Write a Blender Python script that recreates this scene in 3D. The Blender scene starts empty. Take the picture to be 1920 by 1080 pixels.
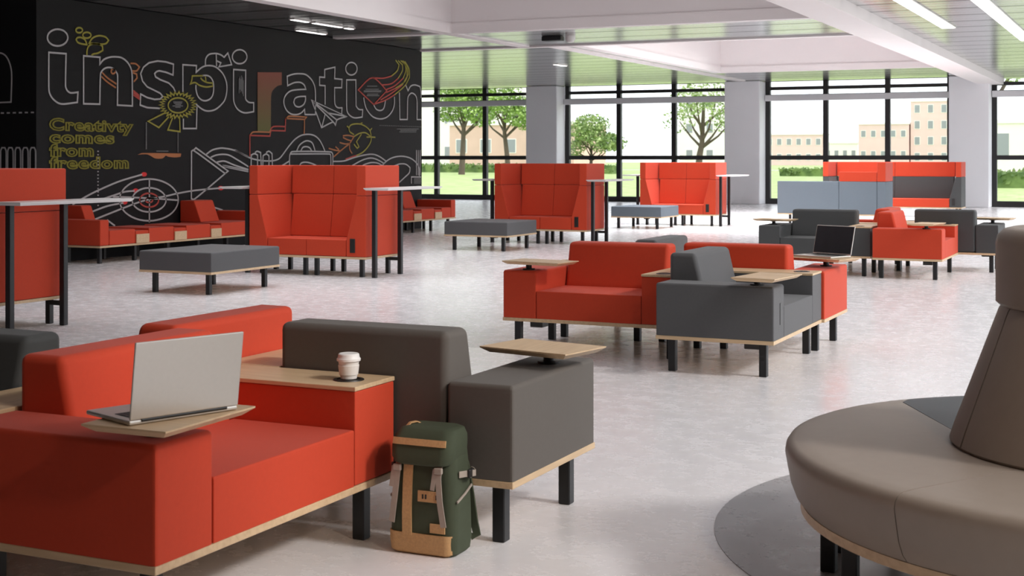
import bpy, bmesh, math, random
from mathutils import Vector, Matrix
from mathutils.geometry import tessellate_polygon
random.seed(7)
C = bpy.context.scene.collection
scn = bpy.context.scene
PI = math.pi

# ---------------------------------------------------------------- camera
EYE = 1.4
cam_data = bpy.data.cameras.new('camera')
cam_data.sensor_width = 36.0
cam_data.lens = 36.0 * 2600.0 / 1920.0
cam_data.shift_y = -243.0 / 1920.0
cam_data.clip_end = 900
cam_data.dof.use_dof = True
cam_data.dof.focus_distance = 8.0
cam_data.dof.aperture_fstop = 8.0
cam = bpy.data.objects.new('camera', cam_data)
cam.location = (0, 0, EYE)
cam.rotation_euler = (PI/2, 0, math.radians(25.23))
C.objects.link(cam)
scn.camera = cam

# ---------------------------------------------------------------- light
world = bpy.data.worlds.new('sky')
scn.world = world
world.use_nodes = True
wn = world.node_tree.nodes
bg = wn['Background']
bg.inputs[0].default_value = (0.90, 0.95, 1.0, 1)
bg.inputs[1].default_value = 2.1
sun = bpy.data.lights.new('sun', 'SUN')
sun.energy = 1.8
sun.angle = math.radians(8)
sun.color = (1.0, 0.96, 0.92)
so = bpy.data.objects.new('sun', sun)
so.location = (20, 10, 20)
so.rotation_euler = Vector((-math.cos(math.radians(36)), 0.05, -math.sin(math.radians(36)))).to_track_quat('-Z', 'Y').to_euler()
C.objects.link(so)
scn.view_settings.view_transform = 'Standard'
scn.view_settings.look = 'None'
scn.view_settings.gamma = 1
scn.view_settings.use_curve_mapping = False
scn.view_settings.exposure = 0.0
def ceiling_area(name, loc, sx, sy, power, col):      # unseen area lights, added to brighten the hall and floor
    l = bpy.data.lights.new(name, 'AREA'); l.shape = 'RECTANGLE'; l.size = sx; l.size_y = sy
    l.energy = power; l.color = col
    o = bpy.data.objects.new(name, l); o.location = loc; C.objects.link(o); return o
WARM = (1.0, 0.80, 0.62)
spot = ceiling_area('warm_fill', (1.7, 1.9, 3.3), 0.25, 0.25, 46, WARM)  # added warm fill for the nearest sofas
spot.rotation_euler = (Vector((-2.4, 4.2, 0.4)) - Vector((1.7, 1.9, 3.3))).to_track_quat('-Z', 'Y').to_euler()
ceiling_area('coffer_fill', (-7.9, 14.5, 4.62), 5.6, 10.0, 230, (0.96, 0.98, 1.0)).data.spread = math.radians(130)
ceiling_area('coffer_fill', (-7.9, 30.5, 4.85), 5.0, 10.0, 650, (0.96, 0.98, 1.0)).data.spread = math.radians(105)

# ---------------------------------------------------------------- materials
def mat(name, col, rough=0.6, metal=0.0, noise=0.0, nscale=30.0, bump=0.0, bscale=400.0, spec=0.5, sheen=0.0, coords='Object'):
    m = bpy.data.materials.new(name); m.use_nodes = True
    n = m.node_tree.nodes; L = m.node_tree.links
    b = n['Principled BSDF']
    b.inputs['Base Color'].default_value = (*col, 1)
    b.inputs['Roughness'].default_value = rough
    b.inputs['Metallic'].default_value = metal
    b.inputs['Specular IOR Level'].default_value = spec
    if sheen:
        b.inputs['Sheen Weight'].default_value = sheen
        b.inputs['Sheen Roughness'].default_value = 0.4
    tc = n.new('ShaderNodeTexCoord')
    if noise:
        t = n.new('ShaderNodeTexNoise'); t.inputs['Scale'].default_value = nscale; t.inputs['Detail'].default_value = 4
        L.new(tc.outputs[coords], t.inputs['Vector'])
        mx = n.new('ShaderNodeMix'); mx.data_type = 'RGBA'
        L.new(t.outputs['Fac'], mx.inputs['Factor'])
        mx.inputs['A'].default_value = (*[c*(1-noise) for c in col], 1)
        mx.inputs['B'].default_value = (*[min(1, c*(1+noise)) for c in col], 1)
        L.new(mx.outputs['Result'], b.inputs['Base Color'])
    if bump:
        t2 = n.new('ShaderNodeTexNoise'); t2.inputs['Scale'].default_value = bscale
        L.new(tc.outputs[coords], t2.inputs['Vector'])
        bp = n.new('ShaderNodeBump'); bp.inputs['Strength'].default_value = bump; bp.inputs['Distance'].default_value = 0.002
        L.new(t2.outputs['Fac'], bp.inputs['Height']); L.new(bp.outputs['Normal'], b.inputs['Normal'])
    return m
def wood_mat(name, a, b2, rough=0.45):
    m = mat(name, a, rough)
    n = m.node_tree.nodes; L = m.node_tree.links; b = n['Principled BSDF']
    tc = n['Texture Coordinate'] if 'Texture Coordinate' in n else n.new('ShaderNodeTexCoord')
    mp = n.new('ShaderNodeMapping'); mp.inputs['Scale'].default_value = (3, 40, 40)
    t = n.new('ShaderNodeTexNoise'); t.inputs['Scale'].default_value = 1.2; t.inputs['Detail'].default_value = 6; t.inputs['Distortion'].default_value = 0.6
    r = n.new('ShaderNodeValToRGB'); r.color_ramp.elements[0].color = (*a, 1); r.color_ramp.elements[1].color = (*b2, 1)
    r.color_ramp.elements[0].position = 0.35; r.color_ramp.elements[1].position = 0.65
    L.new(tc.outputs['Object'], mp.inputs[0]); L.new(mp.outputs[0], t.inputs['Vector']); L.new(t.outputs['Fac'], r.inputs[0]); L.new(r.outputs[0], b.inputs['Base Color'])
    return m
M = {}
M['red'] = mat('red_fabric', (0.56, 0.050, 0.016), 0.75, noise=0.06, nscale=60, bump=0.25, bscale=900, spec=0.35, sheen=0.12)
M['dark'] = mat('charcoal_fabric', (0.060, 0.062, 0.062), 0.8, noise=0.08, nscale=60, bump=0.25, bscale=900, spec=0.35, sheen=0.12)
M['taupe'] = mat('taupe_fabric', (0.115, 0.100, 0.088), 0.8, noise=0.06, nscale=60, bump=0.25, bscale=900, spec=0.35, sheen=0.12)
M['grey'] = mat('slate_fabric', (0.090, 0.089, 0.092), 0.75, noise=0.08, nscale=60, bump=0.25, bscale=900, spec=0.4, sheen=0.2)
M['lightgrey'] = mat('blue_grey_fabric', (0.15, 0.18, 0.21), 0.8, noise=0.05, nscale=60, bump=0.2, bscale=900, spec=0.3)
M['leather'] = mat('taupe_leather', (0.29, 0.238, 0.198), 0.5, noise=0.05, nscale=25, bump=0.12, bscale=500, spec=0.45)
M['leather_dark'] = mat('charcoal_leather', (0.045, 0.05, 0.055), 0.5, noise=0.05, nscale=25, bump=0.12, bscale=500, spec=0.45)
M['wood'] = wood_mat('pale_oak', (0.58, 0.40, 0.235), (0.68, 0.49, 0.30))
M['black'] = mat('black_steel', (0.014, 0.014, 0.015), 0.42, spec=0.4)
M['white'] = mat('white_laminate', (0.72, 0.70, 0.69), 0.3, noise=0.02)
M['plastic'] = mat('black_plastic', (0.018, 0.017, 0.016), 0.35, noise=0.05)
M['alu'] = mat('brushed_aluminium', (0.66, 0.62, 0.57), 0.38, metal=0.75, noise=0.03, nscale=80)
M['screen'] = mat('dark_glass_screen', (0.012, 0.012, 0.018), 0.08)
M['keys'] = mat('black_keys', (0.02, 0.02, 0.02), 0.5)
M['paper'] = mat('cup_paper', (0.80, 0.76, 0.72), 0.6, noise=0.02)
M['lid'] = mat('cup_lid', (0.88, 0.85, 0.82), 0.4)
M['plaster'] = mat('white_plaster', (0.84, 0.795, 0.795), 0.7, noise=0.02, nscale=2)
M['dim_plaster'] = mat('beige_plaster', (0.30, 0.27, 0.25), 0.8)
M['column'] = mat('column_paint', (0.93, 0.93, 0.96), 0.6, noise=0.02, nscale=2)
M['frame'] = mat('dark_window_frame', (0.018, 0.017, 0.018), 0.45)
M['cassette'] = mat('grey_blind_box', (0.72, 0.71, 0.73), 0.5)
M['mural_wall'] = mat('charcoal_wall_paint', (0.0072, 0.0070, 0.0076), 0.6, noise=0.08, nscale=1.5, spec=0.2)
M['m_white'] = mat('white_line_paint', (0.44, 0.43, 0.43), 0.7)
M['m_grey'] = mat('grey_line_paint', (0.17, 0.17, 0.17), 0.7)
M['m_yellow'] = mat('olive_yellow_paint', (0.31, 0.28, 0.035), 0.7)
M['m_orange'] = mat('orange_line_paint', (0.42, 0.15, 0.05), 0.7)
M['m_red'] = mat('red_line_paint', (0.42, 0.055, 0.04), 0.7)
M['m_dot'] = mat('red_dot_paint', (0.70, 0.015, 0.015), 0.6)
M['canvas'] = mat('green_canvas', (0.050, 0.062, 0.034), 0.85, noise=0.12, nscale=40, bump=0.4, bscale=700)
M['cork'] = mat('cork_trim', (0.56, 0.33, 0.15), 0.8, noise=0.22, nscale=130, bump=0.3, bscale=300)
M['webbing'] = mat('grey_webbing', (0.38, 0.32, 0.27), 0.8, noise=0.08, nscale=80)
M['floor_disc'] = None
M['bark'] = mat('tree_bark', (0.10, 0.075, 0.055), 0.9, noise=0.3, nscale=3, bump=0.5, bscale=12)
M['brick'] = mat('pale_red_brick', (0.72, 0.50, 0.42), 0.9, noise=0.12, nscale=0.8)
M['brick2'] = mat('rose_brick', (0.78, 0.58, 0.55), 0.9, noise=0.08, nscale=0.5)
M['stone'] = mat('cream_render', (0.88, 0.84, 0.81), 0.9, noise=0.04, nscale=0.5)
M['bglass'] = mat('far_window_glass', (0.30, 0.32, 0.34), 0.2)
M['path'] = mat('pale_paving', (0.48, 0.45, 0.42), 0.9, noise=0.08, nscale=1)
M['lamp'] = bpy.data.materials.new('lamp_diffuser'); M['lamp'].use_nodes = True
_b = M['lamp'].node_tree.nodes['Principled BSDF']; _b.inputs['Emission Color'].default_value = (1, 0.97, 0.93, 1); _b.inputs['Emission Strength'].default_value = 3.0

def leaf_mat(name, a, b2):
    m = mat(name, a, 0.7)
    n = m.node_tree.nodes; L = m.node_tree.links; b = n['Principled BSDF']
    tc = n.new('ShaderNodeTexCoord')
    t = n.new('ShaderNodeTexNoise'); t.inputs['Scale'].default_value = 1.3; t.inputs['Detail'].default_value = 3
    r = n.new('ShaderNodeValToRGB'); r.color_ramp.elements[0].color = (*a, 1); r.color_ramp.elements[1].color = (*b2, 1)
    r.color_ramp.elements[0].position = 0.38; r.color_ramp.elements[1].position = 0.62
    L.new(tc.outputs['Object'], t.inputs['Vector']); L.new(t.outputs['Fac'], r.inputs[0]); L.new(r.outputs[0], b.inputs['Base Color'])
    L.new(r.outputs[0], b.inputs['Subsurface Radius']) if False else None
    return m
M['leaf'] = leaf_mat('tree_leaves', (0.13, 0.23, 0.045), (0.34, 0.50, 0.12))
M['leaf_pale'] = leaf_mat('pale_leaves', (0.20, 0.30, 0.11), (0.40, 0.50, 0.20))
M['hedge'] = leaf_mat('hedge_leaves', (0.07, 0.13, 0.03), (0.18, 0.27, 0.07))
M['lawn'] = leaf_mat('lawn_grass', (0.27, 0.37, 0.10), (0.42, 0.52, 0.20))

# polished concrete floor
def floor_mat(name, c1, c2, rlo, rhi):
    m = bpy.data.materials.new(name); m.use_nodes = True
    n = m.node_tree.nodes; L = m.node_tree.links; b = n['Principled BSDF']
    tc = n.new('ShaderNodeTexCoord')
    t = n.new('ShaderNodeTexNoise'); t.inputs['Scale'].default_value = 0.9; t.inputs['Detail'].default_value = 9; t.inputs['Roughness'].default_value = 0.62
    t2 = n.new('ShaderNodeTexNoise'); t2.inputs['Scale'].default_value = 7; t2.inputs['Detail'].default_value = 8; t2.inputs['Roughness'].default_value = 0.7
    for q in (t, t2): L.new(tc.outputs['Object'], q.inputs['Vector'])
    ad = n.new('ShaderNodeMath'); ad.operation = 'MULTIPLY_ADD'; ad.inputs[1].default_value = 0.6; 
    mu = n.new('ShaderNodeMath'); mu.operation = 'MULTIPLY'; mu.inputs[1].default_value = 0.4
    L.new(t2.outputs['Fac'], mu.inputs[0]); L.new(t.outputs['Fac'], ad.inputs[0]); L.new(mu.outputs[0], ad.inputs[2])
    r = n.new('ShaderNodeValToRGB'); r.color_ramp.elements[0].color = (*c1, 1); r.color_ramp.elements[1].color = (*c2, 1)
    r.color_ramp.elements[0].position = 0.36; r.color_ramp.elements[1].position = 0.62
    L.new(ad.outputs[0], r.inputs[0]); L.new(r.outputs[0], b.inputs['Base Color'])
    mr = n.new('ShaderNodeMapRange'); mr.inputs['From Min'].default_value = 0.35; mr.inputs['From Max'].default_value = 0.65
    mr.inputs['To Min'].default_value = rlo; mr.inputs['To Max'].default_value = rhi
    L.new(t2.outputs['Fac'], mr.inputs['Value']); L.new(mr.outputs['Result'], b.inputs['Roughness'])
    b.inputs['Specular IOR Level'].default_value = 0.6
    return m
M['floor'] = floor_mat('polished_concrete', (0.79, 0.765, 0.775), (0.87, 0.845, 0.855), 0.20, 0.32)
M['floor_disc'] = floor_mat('dark_floor_disc', (0.28, 0.272, 0.280), (0.36, 0.352, 0.360), 0.24, 0.36)

# linear metal ceiling: polished slats running across the hall, a dark joint between them
def ceiling_mat(name, col, rough):
    m = bpy.data.materials.new(name); m.use_nodes = True
    n = m.node_tree.nodes; L = m.node_tree.links; b = n['Principled BSDF']
    b.inputs['Metallic'].default_value = 0.92
    b.inputs['Roughness'].default_value = rough
    tc = n.new('ShaderNodeTexCoord'); sp = n.new('ShaderNodeSeparateXYZ'); L.new(tc.outputs['Object'], sp.inputs[0])
    def saw(period, width):
        d = n.new('ShaderNodeMath'); d.operation = 'DIVIDE'; d.inputs[1].default_value = period; L.new(sp.outputs['Y'], d.inputs[0])
        fr = n.new('ShaderNodeMath'); fr.operation = 'FRACT'; L.new(d.outputs[0], fr.inputs[0])
        c = n.new('ShaderNodeMath'); c.operation = 'LESS_THAN'; c.inputs[1].default_value = width; L.new(fr.outputs[0], c.inputs[0]); return fr, c
    fr, g1 = saw(1.05, 0.15)
    fr2, g2 = saw(0.35, 0.10)
    sc = n.new('ShaderNodeMath'); sc.operation = 'MULTIPLY'; sc.inputs[1].default_value = 0.35; L.new(g2.outputs[0], sc.inputs[0])
    mxm = n.new('ShaderNodeMath'); mxm.operation = 'MAXIMUM'; L.new(g1.outputs[0], mxm.inputs[0]); L.new(sc.outputs[0], mxm.inputs[1])
    mx = n.new('ShaderNodeMix'); mx.data_type = 'RGBA'; L.new(mxm.outputs[0], mx.inputs['Factor'])
    mx.inputs['A'].default_value = (*col, 1); mx.inputs['B'].default_value = (col[0]*0.2, col[1]*0.2, col[2]*0.2, 1)
    L.new(mx.outputs['Result'], b.inputs['Base Color'])
    # each slat is very slightly dished
    wv = n.new('ShaderNodeMath'); wv.operation = 'SINE'; mu = n.new('ShaderNodeMath'); mu.operation = 'MULTIPLY'; mu.inputs[1].default_value = 2*PI
    L.new(fr2.outputs[0], mu.inputs[0]); L.new(mu.outputs[0], wv.inputs[0])
    bp = n.new('ShaderNodeBump'); bp.inputs['Strength'].default_value = 0.10; bp.inputs['Distance'].default_value = 0.01
    L.new(wv.outputs[0], bp.inputs['Height']); L.new(bp.outputs['Normal'], b.inputs['Normal'])
    return m
M['ceiling'] = ceiling_mat('metal_slat_ceiling', (0.60, 0.60, 0.60), 0.20)

# window glass: clear, with a mirror reflection at grazing angles
gm = bpy.data.materials.new('window_glass'); gm.use_nodes = True
gn = gm.node_tree.nodes; gl = gm.node_tree.links; gn.remove(gn['Principled BSDF'])
gt = gn.new('ShaderNodeBsdfTransparent'); gg = gn.new('ShaderNodeBsdfGlossy'); gg.inputs['Roughness'].default_value = 0.02
gw = gn.new('ShaderNodeLayerWeight'); gw.inputs['Blend'].default_value = 0.5
gp = gn.new('ShaderNodeMath'); gp.operation = 'POWER'; gp.inputs[1].default_value = 5; gl.new(gw.outputs['Facing'], gp.inputs[0])
gf = gn.new('ShaderNodeMath'); gf.operation = 'MULTIPLY_ADD'; gf.inputs[1].default_value = 0.7; gf.inputs[2].default_value = 0.03; gl.new(gp.outputs[0], gf.inputs[0])
gx = gn.new('ShaderNodeMixShader'); gl.new(gf.outputs[0], gx.inputs[0]); gl.new(gt.outputs[0], gx.inputs[1]); gl.new(gg.outputs[0], gx.inputs[2])
gl.new(gx.outputs[0], gn['Material Output'].inputs[0])
M['glass'] = gm

# the solid letter of the mural: red at the top, olive at the foot
m = mat('red_to_olive_paint', (0.25, 0.1, 0.04), 0.7); n = m.node_tree.nodes; L = m.node_tree.links
tc = n.new('ShaderNodeTexCoord'); sp = n.new('ShaderNodeSeparateXYZ'); L.new(tc.outputs['Object'], sp.inputs[0])
mr = n.new('ShaderNodeMapRange'); mr.inputs['From Min'].default_value = 1.85; mr.inputs['From Max'].default_value = 2.8; L.new(sp.outputs['Z'], mr.inputs['Value'])
rp = n.new('ShaderNodeValToRGB'); rp.color_ramp.elements[0].color = (0.105, 0.105, 0.025, 1); rp.color_ramp.elements[1].color = (0.21, 0.062, 0.038, 1)
L.new(mr.outputs['Result'], rp.inputs[0]); L.new(rp.outputs[0], n['Principled BSDF'].inputs['Base Color'])
M['m_grad'] = m

# ---------------------------------------------------------------- helpers
def smooth_small(me):                                  # big flat panels stay flat, their rounded edges smooth
    best = {}
    for p in me.polygons:
        for ek in p.edge_keys: best.setdefault(ek, []).append(p.index)
    ar = [p.area for p in me.polygons]
    for p in me.polygons:
        nb = [ar[j] for ek in p.edge_keys for j in best[ek] if j != p.index]
        p.use_smooth = not (nb and p.area > 5*sum(nb)/len(nb))
def obj(name, bm, m, parent=None, smooth=True, label=None):
    me = bpy.data.meshes.new(name); bm.normal_update(); bm.to_mesh(me); bm.free()
    o = bpy.data.objects.new(name, me); C.objects.link(o)
    if m is not None: me.materials.append(m)
    if parent is not None: o.parent = parent
    if smooth:
        smooth_small(me)
        me.set_sharp_from_angle(angle=math.radians(35))
        wnm = o.modifiers.new('weighted_normals', 'WEIGHTED_NORMAL'); wnm.keep_sharp = True; wnm.weight = 100
    if label: o['label'] = label
    return o
def thing(name, label, cat, loc=(0, 0, 0), rz=0.0, group=None):
    o = bpy.data.objects.new(name, None); C.objects.link(o)
    o.location = loc; o.rotation_euler = (0, 0, rz); o.empty_display_size = 0.2
    o['label'] = label; o['category'] = cat
    if group: o['group'] = group
    return o
def tag(o, label, cat, group=None):
    o['label'] = label; o['category'] = cat
    if group: o['group'] = group
    return o
def struct(name, bm, m, smooth=False):
    o = obj(name, bm, m, None, smooth); o['kind'] = 'structure'; return o
def dup(root, loc, rz, label, group=None):
    r = root.copy(); C.objects.link(r); r.location = loc; r.rotation_euler = (0, 0, rz); r['label'] = label
    if group: r['group'] = group
    for ch in list(root.children):
        c = ch.copy(); C.objects.link(c); c.parent = r
        for g in ch.children:
            d = g.copy(); C.objects.link(d); d.parent = c
    return r
def cushion(x0, x1, y0, y1, z0, z1, r=0.03, rv=0.012, seg=3):
    """upholstered block: soft top edges, tighter uprights, crisp foot"""
    t = bmesh.new()
    hexa(t, [(x0, y0, z0), (x1, y0, z0), (x1, y1, z0), (x0, y1, z0)], [(x0, y0, z1), (x1, y0, z1), (x1, y1, z1), (x0, y1, z1)])
    up = [e for e in t.edges if abs(e.verts[0].co.z-e.verts[1].co.z) > 1e-4]
    bmesh.ops.bevel(t, geom=up, offset=rv, segments=2, profile=0.5, affect='EDGES')
    top = [e for e in t.edges if min(v.co.z for v in e.verts) > z1-1e-5 and len(e.link_faces) == 2 and any(abs(f.normal.z) < 0.5 for f in e.link_faces)]
    t.normal_update()
    top = [e for e in t.edges if min(v.co.z for v in e.verts) > z1-1e-5 and any(abs(f.normal.z) < 0.5 for f in e.link_faces)]
    bmesh.ops.bevel(t, geom=top, offset=r, segments=seg, profile=0.5, affect='EDGES', clamp_overlap=True)
    return t
def hexa(bm, lo, hi, r=0.0, seg=2):
    """lo, hi: four (x,y,z) corners each, same winding; edges rounded by r"""
    vs = [bm.verts.new(p) for p in lo] + [bm.verts.new(p) for p in hi]
    fs = [bm.faces.new([vs[i] for i in q]) for q in ((3, 2, 1, 0), (4, 5, 6, 7), (0, 1, 5, 4), (1, 2, 6, 5), (2, 3, 7, 6), (3, 0, 4, 7))]
    if r > 0:
        es = set(e for f in fs for e in f.edges)
        bmesh.ops.bevel(bm, geom=list(es), offset=r, segments=seg, profile=0.5, affect='EDGES', clamp_overlap=True)
    return bm
def box(x0, x1, y0, y1, z0, z1, r=0.0, seg=2, bm=None):
    bm = bm or bmesh.new()
    t = bmesh.new()
    hexa(t, [(x0, y0, z0), (x1, y0, z0), (x1, y1, z0), (x0, y1, z0)], [(x0, y0, z1), (x1, y0, z1), (x1, y1, z1), (x0, y1, z1)], r, seg)
    merge(bm, t); return bm
def merge(bm, t, mtx=None):
    if mtx is not None: bmesh.ops.transform(t, matrix=mtx, verts=t.verts)
    me = bpy.data.meshes.new('tmp'); t.to_mesh(me); t.free(); bm.from_mesh(me); bpy.data.meshes.remove(me)
def prism(profile, a0, a1, axis='y', r=0.0, seg=2, bm=None):
    """profile polygon extruded along an axis: axis y -> points are (x,z); axis x -> (y,z); axis z -> (x,y)"""
    bm = bm or bmesh.new(); t = bmesh.new()
    f = {'y': lambda p, a: (p[0], a, p[1]), 'x': lambda p, a: (a, p[0], p[1]), 'z': lambda p, a: (p[0], p[1], a)}[axis]
    lo = [t.verts.new(f(p, a0)) for p in profile]; hi = [t.verts.new(f(p, a1)) for p in profile]
    n = len(profile); fs = [t.faces.new(lo[::-1]), t.faces.new(hi)]
    for i in range(n): fs.append(t.faces.new((lo[i], lo[(i+1) % n], hi[(i+1) % n], hi[i])))
    bmesh.ops.recalc_face_normals(t, faces=t.faces)
    if r > 0: bmesh.ops.bevel(t, geom=list(t.edges), offset=r, segments=seg, profile=0.5, affect='EDGES', clamp_overlap=True)
    merge(bm, t); return bm
def lathe(profile, n=48, a0=0.0, a1=2*PI, cap=True, bm=None, cx=0.0, cy=0.0):
    """profile (r,z) points; full turn or a wedge closed at its ends"""
    bm = bm or bmesh.new(); t = bmesh.new()
    full = abs(a1-a0) > 2*PI-1e-4
    cols = []
    for i in range(n if full else n+1):
        a = a0+(a1-a0)*i/n
        cols.append([t.verts.new((r*math.cos(a), r*math.sin(a), z)) for r, z in profile])
    k = len(profile)
    for i in range(n):
        A = cols[i]; B = cols[(i+1) % len(cols)]
        for j in range(k if cap == 'ring' else k-1):
            j2 = (j+1) % k
            q = [A[j], B[j], B[j2], A[j2]]
            t.faces.new(q)
    if not full and cap: t.faces.new(cols[0][::-1]); t.faces.new(cols[-1])
    if full and cap is True:
        if profile[0][0] > 1e-5: t.faces.new([c[0] for c in cols][::-1])
        if profile[-1][0] > 1e-5: t.faces.new([c[-1] for c in cols])
    bmesh.ops.remove_doubles(t, verts=t.verts, dist=1e-5)
    bmesh.ops.recalc_face_normals(t, faces=t.faces)
    merge(bm, t, Matrix.Translation((cx, cy, 0))); return bm
def tube(pts, r, n=8, bm=None):
    bm = bm or bmesh.new(); t = bmesh.new(); rings = []
    P = [Vector(p) for p in pts]
    for i, p in enumerate(P):
        d = (P[min(i+1, len(P)-1)]-P[max(i-1, 0)]).normalized()
        u = d.orthogonal().normalized() if abs(d.z) > 0.9 else d.cross(Vector((0, 0, 1))).normalized()
        w = d.cross(u); rr = r[i] if isinstance(r, (list, tuple)) else r
        rings.append([t.verts.new(p+rr*(math.cos(2*PI*k/n)*u+math.sin(2*PI*k/n)*w)) for k in range(n)])
    for a, b in zip(rings, rings[1:]):
        for k in range(n): t.faces.new((a[k], a[(k+1) % n], b[(k+1) % n], b[k]))
    t.faces.new(rings[0][::-1]); t.faces.new(rings[-1])
    bmesh.ops.recalc_face_normals(t, faces=t.faces)
    merge(bm, t); return bm
def strip(pts, w, th, nrm=None, bm=None):
    """flat band of webbing/leather through pts; width direction given by nrm x tangent"""
    bm = bm or bmesh.new(); t = bmesh.new(); P = [Vector(p) for p in pts]; rows = []
    nrm = Vector(nrm)
    for i, p in enumerate(P):
        d = (P[min(i+1, len(P)-1)]-P[max(i-1, 0)]).normalized(); s = d.cross(nrm).normalized(); q = s.cross(d).normalized()
        rows.append([t.verts.new(p+s*a*w/2+q*b*th/2) for a, b in ((-1, -1), (1, -1), (1, 1), (-1, 1))])
    for a, b in zip(rows, rows[1:]):
        for k in range(4): t.faces.new((a[k], a[(k+1) % 4], b[(k+1) % 4], b[k]))
    t.faces.new(rows[0][::-1]); t.faces.new(rows[-1])
    bmesh.ops.recalc_face_normals(t, faces=t.faces)
    merge(bm, t); return bm
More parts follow.
